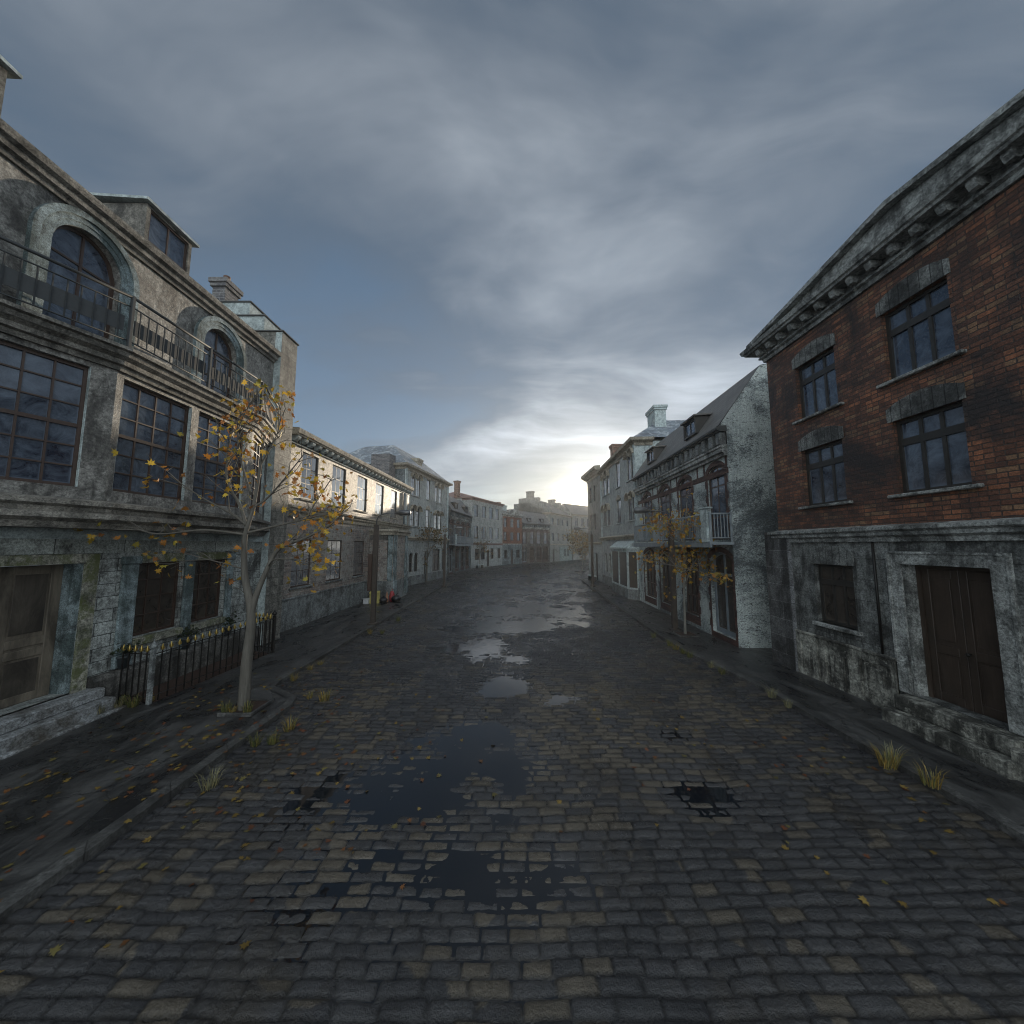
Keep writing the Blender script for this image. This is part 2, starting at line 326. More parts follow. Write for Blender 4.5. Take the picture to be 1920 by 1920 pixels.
# ------------------------------------------------------------------ facade helpers
def arc_z(x, xc, hw, zs, rise):
    if rise <= 0: return zs
    rr = (hw * hw + rise * rise) / (2 * rise); d = rr * rr - (x - xc) ** 2
    return zs + math.sqrt(max(0, d)) - (rr - rise)
def op(x0, x1, z0, z1, rise=0.0): return (x0, x1, z0, z1, rise)   # z1 is the crown
def facade(mb, x0, x1, z0, z1, ops, y=0.0, rev=.2):
    ops = [o for o in ops if o[0] >= x0 - 1e-6 and o[1] <= x1 + 1e-6 and o[2] >= z0 - 1e-6 and o[3] <= z1 + 1e-6]
    xs = sorted({x0, x1, *[o[0] for o in ops], *[o[1] for o in ops]}); zs = sorted({z0, z1, *[o[2] for o in ops], *[o[3] for o in ops]})
    for i in range(len(xs) - 1):
        for j in range(len(zs) - 1):
            cx, cz = (xs[i] + xs[i + 1]) / 2, (zs[j] + zs[j + 1]) / 2
            if any(o[0] < cx < o[1] and o[2] < cz < o[3] for o in ops): continue
            mb.quad((xs[i], y, zs[j]), (xs[i + 1], y, zs[j]), (xs[i + 1], y, zs[j + 1]), (xs[i], y, zs[j + 1]))
    for (a, b, c, d, r) in ops:
        s = d - r; xc, hw = (a + b) / 2, (b - a) / 2
        N = 14 if r > 0 else 1
        P = [(a + (b - a) * k / N, arc_z(a + (b - a) * k / N, xc, hw, s, r)) for k in range(N + 1)]
        if r > 0:
            for k in range(N):
                mb.quad((P[k][0], y, P[k][1]), (P[k + 1][0], y, P[k + 1][1]), (P[k + 1][0], y, d), (P[k][0], y, d))
        for k in range(N): mb.quad((P[k + 1][0], y, P[k + 1][1]), (P[k][0], y, P[k][1]), (P[k][0], y + rev, P[k][1]), (P[k + 1][0], y + rev, P[k + 1][1]))
        mb.quad((a, y, c), (a, y + rev, c), (a, y + rev, P[0][1]), (a, y, P[0][1]))
        mb.quad((b, y + rev, c), (b, y, c), (b, y, P[-1][1]), (b, y + rev, P[-1][1]))
        mb.quad((a, y, c), (b, y, c), (b, y + rev, c), (a, y + rev, c))
_wcache = {}
def window(root, o, y, cols, rows, fm, gm, fw=.06, mw=.028, sill=None, lintel=None, thick=(), name='window', sub=True, depth=.07, seed=0, label=None):
    """o = opening; rows = list of fractional heights of horizontal bars; thick = indices drawn heavy. window > pane, sill, lintel"""
    x0, x1, z0, z1, r = o; W, H = x1 - x0, z1 - z0; zs = H - r
    key = (round(W, 3), round(H, 3), round(r, 3), cols, tuple(rows), fm.name, gm.name, fw, mw, tuple(thick), seed % 4, depth)
    if key not in _wcache:
        mb = MB(); pm = MB(); rr = random.Random(hash(key[:4]) % 1000 + seed)
        az = lambda x, ins=0.0: arc_z(min(max(x, ins), W - ins), W / 2, W / 2 - ins, zs - (0 if r else ins), max(0, r - ins) if r else 0)
        N = 12 if r else 1
        mb.box(0, fw, 0, depth, 0, zs); mb.box(W - fw, W, 0, depth, 0, zs); mb.box(fw, W - fw, 0, depth, 0, fw)
        if r:
            for k in range(N):
                xa, xb = W * k / N, W * (k + 1) / N; ia, ib = fw + (W - 2 * fw) * k / N, fw + (W - 2 * fw) * (k + 1) / N
                za, zb, zia, zib = az(xa), az(xb), az(ia, fw), az(ib, fw)
                v = [(xa, 0, za), (xb, 0, zb), (ib, 0, zib), (ia, 0, zia), (xa, depth, za), (xb, depth, zb), (ib, depth, zib), (ia, depth, zia)]
                mb.add(v, [(3, 2, 1, 0), (0, 1, 5, 4), (2, 3, 7, 6)])
        else: mb.box(fw, W - fw, 0, depth, H - fw, H)
        xs = [fw + (W - 2 * fw) * k / cols for k in range(cols + 1)]
        zl = [fw] + [H * q for q in rows] + [H]
        for k in range(1, cols): mb.box(xs[k] - mw / 2, xs[k] + mw / 2, .012, depth - .01, fw, az(xs[k], fw) + .005)
        for k, q in enumerate(rows):
            m = mw * (2.4 if k in thick else 1.0); z = H * q; xa, xb = fw, W - fw
            if r and z > zs:
                rrad = ((W / 2) ** 2 + r * r) / (2 * r); hwz = math.sqrt(max(0, rrad ** 2 - (z - (H - rrad)) ** 2)); xa, xb = max(fw, W / 2 - hwz + fw * .6), min(W - fw, W / 2 + hwz - fw * .6)
            mb.box(xa, xb, .014 if k not in thick else .006, depth - .012, z - m / 2, z + m / 2)
        yp = depth * .55
        for i in range(cols):
            for j in range(len(zl) - 1):
                a, b, c, d = xs[i], xs[i + 1], zl[j], zl[j + 1]
                S = 5 if (r and d > zs) else 1
                tx, tz = rr.uniform(-.012, .012), rr.uniform(-.012, .012)
                top = [(a + (b - a) * k / S, min(d, az(a + (b - a) * k / S, fw * .5))) for k in range(S + 1)]
                if max(q[1] for q in top) <= c + .01: continue
                pts = [(a, c), (b, c)] + [(q[0], max(q[1], c + .001)) for q in reversed(top)]
                pm.poly([(px, yp + tx * (px - (a + b) / 2) / (b - a) * (b - a) * 1.0 + tz * (pz - (c + d) / 2), pz) for (px, pz) in pts])
        pme_ = pm.mesh('pane', gm); uvl = pme_.uv_layers.new(name='UVMap')
        for p in pme_.polygons:
            cs = [pme_.vertices[pme_.loops[l].vertex_index].co for l in p.loop_indices]
            xa, xb, za, zb = min(q.x for q in cs), max(q.x for q in cs), min(q.z for q in cs), max(q.z for q in cs)
            for l, q in zip(p.loop_indices, cs): uvl.data[l].uv = ((q.x - xa) / max(1e-4, xb - xa), (q.z - za) / max(1e-4, zb - za))
        _wcache[key] = (mb.mesh(name, fm), pme_)
    me, pme = _wcache[key]
    w = bpy.data.objects.new(name, me); col.objects.link(w); w.parent = root; w.location = (x0, y, z0)
    if label: w['label'] = label
    if sub:
        p = bpy.data.objects.new('pane', pme); col.objects.link(p); p.parent = w
    if sill:
        mat, out, h, ext = sill; m = MB(); m.bbox(-ext, W + ext, -out - y, -y + .05 + y, -h, 0, .012)
        q = m.build('sill', mat, w)
    if lintel:
        mat, h, ext, rise, out = lintel; m = MB(); N = 12; Wl = W + 2 * ext
        low = []; up = []
        for k in range(N + 1):
            x = -ext + Wl * k / N
            low.append((x, arc_z(min(max(x, 0), W), W / 2, W / 2, zs, r) + .002)); up.append((x, arc_z(x, W / 2, Wl / 2, H - r + h, (rise))))
        for k in range(N):
            a, b, c, d = low[k], low[k + 1], up[k + 1], up[k]
            v = [(a[0], -y - out, a[1]), (b[0], -y - out, b[1]), (c[0], -y - out, c[1]), (d[0], -y - out, d[1])]
            v2 = [(q[0], -y + .04, q[2]) for q in v]
            m.add(v + v2, [(0, 1, 2, 3), (3, 2, 6, 7), (1, 0, 4, 5)] + ([(0, 3, 7, 4)] if k == 0 else []) + ([(2, 1, 5, 6)] if k == N - 1 else []))
        m.build('lintel', mat, w)
    return w
def arch_surround(root, o, y, mat, bw=.3, out=.06, name='arch_surround', legs=True):
    x0, x1, z0, z1, r = o; xc, hw, zs = (x0 + x1) / 2, (x1 - x0) / 2, z1 - r; m = MB(); N = 18
    for (d0, d1, oo) in ((.0, bw * .3, out * .5), (bw * .3, bw * .62, out * .8), (bw * .62, bw, out * 1.4)):
        for k in range(N):
            a0, a1 = math.pi - math.pi * k / N, math.pi - math.pi * (k + 1) / N
            def P(a, d): return (xc + (hw + d) * math.cos(a), zs + (r + d) * math.sin(a))
            q = [P(a0, d0), P(a1, d0), P(a1, d1), P(a0, d1)]
            v = [(p[0], y - oo, p[1]) for p in q] + [(p[0], y + .01, p[1]) for p in q]
            m.add(v, [(0, 1, 2, 3), (3, 2, 6, 7), (1, 0, 4, 5)])
        if legs:
            m.box(x0 - d1, x0 - d0, y - oo, y + .01, z0, zs); m.box(x1 + d0, x1 + d1, y - oo, y + .01, z0, zs)
    return m.build(name, mat, root)
def shell(mb, L, D, z0, z1):
    # side and back walls of a block (front is the facade)
    mb.quad((0, D, z0), (0, 0, z0), (0, 0, z1), (0, D, z1)); mb.quad((L, 0, z0), (L, D, z0), (L, D, z1), (L, 0, z1)); mb.quad((L, D, z0), (0, D, z0), (0, D, z1), (L, D, z1))
def house(name, label, A, B, group=None, cat='building'):
    dx, dy = B[0] - A[0], B[1] - A[1]
    return thing(name, label, cat, (A[0], A[1], 0), math.atan2(dy, dx), group), math.hypot(dx, dy)
def chimney(root, x0, x1, y0, y1, z0, z1, mat, pots=0, potmat=None):
    m = MB(); m.box(x0, x1, y0, y1, z0, z1 - .3); m.bbox(x0 - .06, x1 + .06, y0 - .06, y1 + .06, z1 - .3, z1 - .17); m.bbox(x0 - .1, x1 + .1, y0 - .1, y1 + .1, z1 - .17, z1)
    c = m.build('chimney', mat, root)
    for k in range(pots):
        p = MB(); p.lathe([(.1, z1), (.09, z1 + .22), (.11, z1 + .24), (.11, z1 + .3), (.06, z1 + .3)], x0 + (x1 - x0) * (k + .5) / pots, (y0 + y1) / 2, 10); p.build('chimney_pot', potmat or M['chimred'], c)
    return c
def cornice(root, path, prof, mat, name='cornice', mod=None):
    m = MB(); m.sweep(path, prof)
    c = m.build(name, mat, root)
    return c
def P2(*a): return list(a)
# ------------------------------------------------------------------ doors and rails
def panel_door(root, x0, x1, z0, z1, y, leaves, mat, splits=(.38,), hmat=None, knob=(.5, .42), label=None, pmat=None):
    m = MB(); pn = []; m.box(x0, x1, y, y + .06, z0, z1); W = (x1 - x0) / leaves; H = z1 - z0
    for k in range(leaves):
        a, b = x0 + k * W, x0 + (k + 1) * W; st = W * .2
        g = .004
        m.bbox(a + g, a + st, y - .02, y, z0, z1, .006); m.bbox(b - st, b - g, y - .02, y, z0, z1, .006)
        zs = [0] + [H * q for q in splits] + [H]
        for q in zs:
            c = min(max(q, .09), H - .07); m.bbox(a + st, b - st, y - .02, y, z0 + c - .08, z0 + c + .06, .006)
        for i in range(len(zs) - 1):
            if zs[i + 1] - zs[i] < .3: continue
            q = MB() if pmat else m; q.bbox(a + st + .035, b - st - .035, y - .012, y - .001, z0 + zs[i] + .14, z0 + zs[i + 1] - .12, .008)
            if pmat: pn.append(q)
    d = m.build('door', mat, root, label=label)
    for q in pn: q.build('door_panel', pmat, d)
    if hmat:
        h = MB(); kx = x0 + (x1 - x0) * knob[0] + .05; kz = z0 + H * knob[1]
        h.tube([(kx, y - .02, kz), (kx, y - .05, kz)], .014, 8); h.tube([(kx, y - .05, kz), (kx, y - .06, kz), (kx, y - .085, kz), (kx, y - .095, kz)], [.018, .032, .03, .012], 10)
        h.build('handle', hmat, d)
    return d

# ================================================================== L1: grey stone house with the bay
L1 = thing('stone_house', 'grimy grey stone house with balcony over canted bay, arched upper windows and stepped gable', 'house', (-8, 0, 0), R(90)); L1.scale.x = .97
m = MB()
gf = [op(5.02, 6.85, .56, 2.88), op(7.82, 8.94, 1.27, 2.83), op(9.2, 10.25, 1.27, 2.83)]
facade(m, 1.5, 11.65, 0, 3.06, gf, 0, .33); m.build('ground_wall', M['ashlar'], L1)
m = MB(); m.box(1.5, 11.63, -.03, .2, 3.06, 3.32); m.build('frieze', M['frieze'], L1)
m = MB(); m.box(1.5, 11.62, -.06, .2, 3.32, 3.5); m.build('plain_band', M['lead'], L1)
up = [op(5.8, 6.93, 6.8, 9.09, .56), op(8.94, 10.06, 6.8, 9.08, .56), op(2.66, 3.79, 6.8, 9.09, .56)]
m = MB(); facade(m, 1.5, 11.65, 3.5, 9.45, [o for o in up], 0, .2); m.quad((1.5, 7, 0), (1.5, 0, 0), (1.5, 0, 9.45), (1.5, 7, 9.45)); m.build('upper_wall', M['grime'], L1)
# door surround, pilasters, sill band, plinth
m = MB(); m.box(6.85, 7.06, -.05, .0, .36, 3.05); m.box(4.8, 5.02, -.05, .0, .36, 3.05); m.box(5.02, 6.85, -.05, .0, 2.88, 3.05); m.build('door_surround', M['mossy'], L1)
for q in ((6.78, 6.848), (5.022, 5.09)): m = MB(); m.box(*q, .01, .33, .56, 2.878); m.build('door_jamb', M['patina'], L1)
panel_door(L1, 5.09, 6.78, .56, 2.86, .3, 2, M['door_old'], (.36, .44), M['brass'], (.46, .4), label='weathered pale timber double door', pmat=M['door_panel'])
for (a, b) in ((7.5, 7.82), (8.94, 9.2), (10.25, 10.46)):
    m = MB(); m.bbox(a, b, -.07, 0, 1.0, 2.82, .02); m.bbox(a - .03, b + .03, -.1, 0, 2.82, 2.98, .02); m.bbox(a - .02, b + .02, -.09, 0, .74, 1.0, .02); m.build('pilaster', M['patina'], L1)
for q in ((7.82, 8.94), (9.2, 10.25)): m = MB(); m.bbox(*q, -.12, .05, 1.1, 1.26, .015); m.build('window_sill', M['mossy'], L1)
for q in ((7.88, 8.9), (9.25, 10.2)): m = MB(); m.box(*q, -.035, 0, 2.835, 3.03); m.build('window_head', M['mossy'], L1)
m = MB(); m.prism([(-.16, 0), (0, 0), (0, .72), (-.10, .72), (-.16, .64)], 7.09, 11.6, 'x'); m.build('plinth', M['grime_dark'], L1)
for o in gf[1:]: window(L1, o, .12, 3, [.27, .52, .76], M['frame_brown'], M['glass_low'], .05, .022)
m = MB(); m.bbox(3.6, 7.2, -.5, .0, 0, .36, .02); m.bbox(3.6, 7.16, -.32, .0, .36, .54, .02); m.box(5.02, 6.85, 0, .3, .3, .555)
m.bbox(3.6, 7.3, -.62, -.4, 0, .16, .02); m.build('entrance_step', M['step'], L1)
# bay
pl = [(4.5, 0), (6.42, -.72), (9.92, -.72), (11.64, -.01)]
bay = MB()
def facet(p0, p1):
    a = math.atan2(p1[1] - p0[1], p1[0] - p0[0]); return Matrix.Translation((p0[0], p0[1], 0)) @ Matrix.Rotation(a, 4, 'Z'), a, math.hypot(p1[0] - p0[0], p1[1] - p0[1])
bz0, bz1 = 3.5, 6.6
for k, wins in enumerate(([op(.31, 1.72, 4.2, 6.33)], [op(.12, 1.58, 4.2, 6.33), op(1.77, 3.27, 4.2, 6.33)], [op(.26, 1.6, 4.2, 6.33)])):
    Mx, ang, LL = facet(pl[k], pl[k + 1]); t = MB(); facade(t, 0, LL, bz0, bz1, wins, 0, .16)
    bay.add([Mx @ Vector(q) for q in t.v], t.f)
    for i, o in enumerate(wins):
        w = window(L1, o, .08, 4, [.17, .333, .5, .667, .833], M['frame_brown'], M['glass'], .055, .026, thick=(2,), seed=k * 3 + i)
        w.location = Mx @ Vector(w.location); w.rotation_euler.z = ang
        W = o[1] - o[0]
        for q in ((0, .012), (W - .012, W)): j = MB(); j.box(*q, -.07, -.01, 0, 2.13); j.build('jamb_lining', M['lead'], w)
bay.poly([(p[0], p[1], bz0) for p in pl]); bay.build('bay', M['grime'], L1)
cornice(L1, pl, [(0, 3.5), (.05, 3.5), (.09, 3.6), (.2, 3.66), (.2, 3.74), (.12, 3.77), (.14, 3.84), (.22, 3.88), (.22, 3.95), (.02, 4.0), (0, 4.0)], M['mould'], 'bay_ledge')
cornice(L1, pl, [(0, 6.42), (.05, 6.42), (.07, 6.5), (.13, 6.52), (.14, 6.6), (.22, 6.66), (.24, 6.74), (.3, 6.76), (.3, 6.82), (0, 6.84)], M['mould'], 'bay_cornice')
m = MB(); m.prism([(4.5, .0), (6.42, -.72), (9.92, -.72), (11.6, -.02)][::1], 6.6, 6.83); m.build('balcony_floor', M['mould'], L1)
# railing on the bay
rp = [(4.36, -.02), (6.37, -.92), (8.13, -.92), (9.9, -.92), (11.66, -.21)]
m = MB(); pans = []; posts = []
for k in range(4):
    a, b = Vector((*rp[k], 0)), Vector((*rp[k + 1], 0)); d = (b - a); L_ = d.length; d.normalize()
    for (z, r) in ((7.82, .028), (7.63, .014), (6.97, .014)): m.tube([a + Vector((0, 0, z)), b + Vector((0, 0, z))], r, 6)
    nb = int(L_ / .15)
    for i in range(1, nb):
        p = a + d * (L_ * i / nb); m.box(p.x - .008, p.x + .008, p.y - .008, p.y + .008, 6.97, 7.63)
    n_ = Vector((d.y, -d.x, 0)) * -.02
    for (q0, q1) in ((.08, L_ - .08),):
        v = [a + d * q0 + n_, a + d * q1 + n_]; v = [v[0] + Vector((0, 0, 7.13)), v[1] + Vector((0, 0, 7.13)), v[1] + Vector((0, 0, 7.42)), v[0] + Vector((0, 0, 7.42))]
        v2 = [q + n_ * .4 for q in v]; pan = MB(); pans.append(pan); pan.add(v + v2, [(0, 1, 2, 3), (7, 6, 5, 4), (0, 4, 5, 1), (3, 2, 6, 7), (0, 3, 7, 4), (1, 5, 6, 2)])
for p in rp[1:4]: q = MB(); q.bbox(p[0] - .028, p[0] + .028, p[1] - .028, p[1] + .028, 6.83, 7.85, .006); posts.append(q)
rl = m.build('railing', M['iron'], L1); 
for q in pans: q.build('sheet_panel', M['iron'], rl)
for q in posts: q.build('post', M['iron'], rl)
for o in up:
    window(L1, o, .12, 2, [.12, .42, .72], M['frame_brown'], M['glass'], .06, .04)
    arch_surround(L1, o, 0, M['patina'], .3, .06)
cornice(L1, [(1.5, 0), (11.66, 0)], [(0, 9.3), (.05, 9.3), (.07, 9.37), (.14, 9.4), (.15, 9.49), (.23, 9.53), (.26, 9.6), (.26, 9.65), (0, 9.68)], M['mould'], 'cornice')
# pier, stepped gable, roof, dormers, chimney
m = MB(); m.box(11.65, 12.5, -.23, 7.0, 0, 10.42)
m.build('gable_pier', M['ashlar_grey'], L1)
m = MB(); m.box(11.64, 11.649, -.225, -.01, 0, 10.4)
m.build('pier_return', M['lead'], L1)
for (y0, y1, z0, z1) in ((.42, 6.4, 10.44, 10.98), (.95, 5.6, 11.01, 11.48)):
    m = MB(); m.box(11.66, 12.49, y0, y1, z0 - .02, z1); s_ = m.build('gable_step', M['lead'], L1)
    m = MB(); m.bbox(11.62, 12.53, y0 - .05, y1 + .05, z1, z1 + .05, .01); m.build('coping', M['cap'], s_)
m = MB(); m.bbox(11.61, 12.54, -.28, 7.0, 10.42, 10.47, .01); m.build('coping', M['cap'], L1)
m = MB(); m.quad((1.5, -.02, 9.66), (11.66, -.02, 9.66), (11.66, 3.5, 11.7), (1.5, 3.5, 11.7)); m.quad((11.66, 7, 9.9), (1.5, 7, 9.9), (1.5, 3.5, 11.7), (11.66, 3.5, 11.7)); m.poly([(1.5, 7, 9.4), (1.5, -.02, 9.66), (1.5, 3.5, 11.7)])
rf = m.build('roof', M['slate'], L1)
def dormer(root, x0, x1, z0, z1, y0, depth, wm, rm, fm, gm, cols=2, rows=(), rise=.12, side=None, over=.1):
    m = MB(); o = op(x0 + .08, x1 - .08, z0 + .06, z1 - .06); facade(m, x0, x1, z0, z1, [o], y0, .06)
    m.quad((x0, y0 + depth, z0), (x0, y0, z0), (x0, y0, z1), (x0, y0 + depth, z1)); m.quad((x1, y0, z0), (x1, y0 + depth, z0), (x1, y0 + depth, z1), (x1, y0, z1))
    d = m.build('dormer', wm, root)
    m = MB(); m.prism([(y0 - over, z1), (y0 + depth, z1 + rise), (y0 + depth, z1 + rise + .06), (y0 - over, z1 + .06)], x0 - over, x1 + over, 'x'); m.build('dormer_roof', rm, d)
    w = window(root, o, y0 + .03, cols, list(rows), fm, gm, .04, .03, name='window_frame'); w.parent = d
    for p in list(w.children): p.parent = d; p.location = w.location
    return d
dormer(L1, 7.2, 8.3, 9.76, 10.62, -.08, 1.6, M['mould'], M['lead'], M['frame_brown'], M['glass'])
dormer(L1, 3.9, 5.0, 9.76, 10.62, -.08, 1.6, M['mould'], M['lead'], M['frame_brown'], M['glass'])
chimney(L1, 11.85, 12.45, 2.0, 2.45, 9.9, 12.5, M['chimbrick'], 1, M['chimred'])

# ================================================================== R1: red brick house
R1 = thing('red_brick_house', 'red brick house over a dark rendered ground floor, with bracketed cornice and brown double door', 'house', (7.1, 9.38, 0), R(-90)); R1.scale.x = .97
LR = 7.3
g = [op(1.05, 2.02, 1.46, 2.78), op(2.99, 4.24, .58, 2.87), op(5.25, 6.22, 1.46, 2.78)]
m = MB(); facade(m, .37, LR, 0, 3.3, g, 0, .28); m.quad((LR, 0, 0), (LR, 6, 0), (LR, 6, 8.4), (LR, 0, 8.4)); m.build('ground_wall', M['r1stone'], R1)
ops = [op(a, b, c, d) for (a, b) in ((.95, 2.04), (3.07, 4.14), (5.2, 6.27)) for (c, d) in ((4.14, 5.5), (6.27, 7.61))]
m = MB(); facade(m, 0, LR, 3.56, 8.32, ops, 0, .16); m.quad((0, 6, 0), (0, 0, 0), (0, 0, 8.32), (0, 6, 8.32)); m.build('brick_wall', M['redbrick'], R1)
cornice(R1, [(-.02, .6), (-.02, -.0), (LR, 0)], [(0, 3.28), (.05, 3.28), (.06, 3.36), (.12, 3.4), (.12, 3.46), (.17, 3.5), (.17, 3.56), (0, 3.6)], M['r1trim'], 'string_course')
m = MB(); m.box(-.43, .37, -.09, 1.0, 0, 3.58); m.build('corner_pier', M['pier'], R1)
m = MB(); m.box(.372, .395, -.088, -.002, 0, 3.56); m.build('pier_edge', M['pier_light'], R1)
for (A_, B_, parts) in ((.4, 2.74, ((.4, 1.0), (1.08, 2.74))), (4.55, 7.2, ((4.55, 7.2),))):
    m = MB(); m.box(A_, B_, -.02, 0, 0, 1.08)
    for (a, b) in parts:
        m.box(a, b, -.045, -.001, 0, .2); m.box(a, b, -.045, -.001, .92, 1.08)
        n_ = max(1, round((b - a) / .95)); w_ = (b - a) / n_
        for k in range(n_):
            x = a + k * w_; m.box(x, x + .13, -.045, -.001, .2, .92); m.box(x + w_ - .13, x + w_, -.045, -.001, .2, .92)
            m.bbox(x + .24, x + w_ - .24, -.035, -.001, .3, .82, .02)
    m.bbox(A_, B_ + .06, -.07, 0, 1.08, 1.14, .015); m.build('panelled_plinth', M['r1plinth'], R1)
for o in (g[0], g[2]): window(R1, o, .1, 3, [.7], M['frame_dark'], M['glass_low'], .06, .05, sill=(M['r1trim'], .07, .09, .1), lintel=(M['lintel'], .26, .05, .16, .03), thick=(0,))
for i, o in enumerate(ops): window(R1, o, .09, 3, [.7], M['frame_dark'], M['glass'], .06, .055, sill=(M['r1trim'], .08, .06, .14), lintel=(M['lintel'], .25, .06, .15, .02), thick=(0,), seed=i)
m = MB(); m.box(2.8, 2.99, -.03, 0, 1.15, 2.87); m.box(4.24, 4.44, -.03, 0, 1.15, 2.87); m.box(2.8, 4.44, -.03, 0, 2.87, 3.06)
m.box(2.76, 2.8, -.05, 0, 1.15, 3.06); m.box(4.44, 4.48, -.05, 0, 1.15, 3.06); m.box(2.76, 4.48, -.05, 0, 3.06, 3.1)
m.bbox(2.78, 2.99, -.06, 0, .58, 1.15, .015); m.bbox(4.24, 4.46, -.06, 0, .58, 1.15, .015); m.build('door_surround', M['r1trim'], R1)
m = MB(); m.box(2.992, 3.03, .005, .28, .58, 2.87); m.build('door_jamb', M['r1trim'], R1)
m = MB(); m.box(3.03, 3.09, .2, .3, .58, 2.87); m.box(4.18, 4.238, .2, .3, .58, 2.87); m.box(3.09, 4.18, .2, .3, 2.8, 2.868); m.build('door_frame', M['door_brown'], R1)
panel_door(R1, 3.09, 4.18, .58, 2.8, .25, 2, M['door_brown'], (.4,), M['black_iron'], (.5, .4), label='dark brown panelled double door')
m = MB(); m.bbox(2.85, 4.55, -.5, 0, 0, .33, .02); m.bbox(2.9, 4.5, -.3, 0, .33, .575, .02); m.box(2.99, 4.24, 0, .3, .3, .572); m.bbox(4.5, 4.9, -.42, 0, 0, .5, .02); m.build('entrance_step', M['r1plinth'], R1)
m = MB(); m.tube([(2.52, -.03, 1.15), (2.52, -.03, 3.3)], .022, 8); m.build('drainpipe', M['black_iron'], R1)
cornice(R1, [(0, .7), (0, 0), (LR, 0)], [(0, 8.3), (.05, 8.3), (.07, 8.38), (.13, 8.41), (.13, 8.46), (.06, 8.49), (.06, 8.62), (0, 8.62)], M['r1trim'], 'frieze')
cornice(R1, [(0, .7), (0, 0), (LR, 0)], [(0, 8.62), (.36, 8.62), (.38, 8.66), (.42, 8.68), (.45, 8.78), (0, 8.82)], M['r1trim'], 'cornice')
bk_ = MB(); bk_.prism([(-.06, 8.62), (-.06, 8.5), (-.15, 8.5), (-.2, 8.46), (-.26, 8.48), (-.3, 8.56), (-.3, 8.62)], -.06, .06, 'x'); bk_ = bk_.mesh('bracket', M['r1trim'])
for k in range(19):
    o = bpy.data.objects.new('bracket', bk_); col.objects.link(o); o.parent = R1; o.location = (.05 + k * (LR - .2) / 18, 0, 0)
for k in range(2):
    o = bpy.data.objects.new('bracket', bk_); col.objects.link(o); o.parent = R1; o.location = (.0, .2 + k * .35, 0); o.rotation_euler.z = R(-90)
m = MB(); hp = [(-.3, 8.82), (LR + .3, 8.82), (LR / 2, 9.34)]; m.prism([(p[0], p[1]) for p in hp], -.2, .1, 'y'); m.build('pediment', M['r1trim'], R1)
m = MB()
for (a, b) in ((hp[0], hp[2]), (hp[2], hp[1])): m.prism([(a[0], a[1] + .01), (b[0], b[1] + .01), (b[0], b[1] + .11), (a[0], a[1] + .11)], -.34, .2, 'y')
m.build('raking_cornice', M['r1trim'], R1)
m = MB(); hx = LR / 2; m.quad((-.3, -.1, 8.84), (hx, -.1, 9.36), (hx, 6, 9.36), (-.3, 6, 8.84)); m.quad((hx, -.1, 9.36), (LR + .3, -.1, 8.84), (LR + .3, 6, 8.84), (hx, 6, 9.36)); m.build('roof', M['slate_dark'], R1)

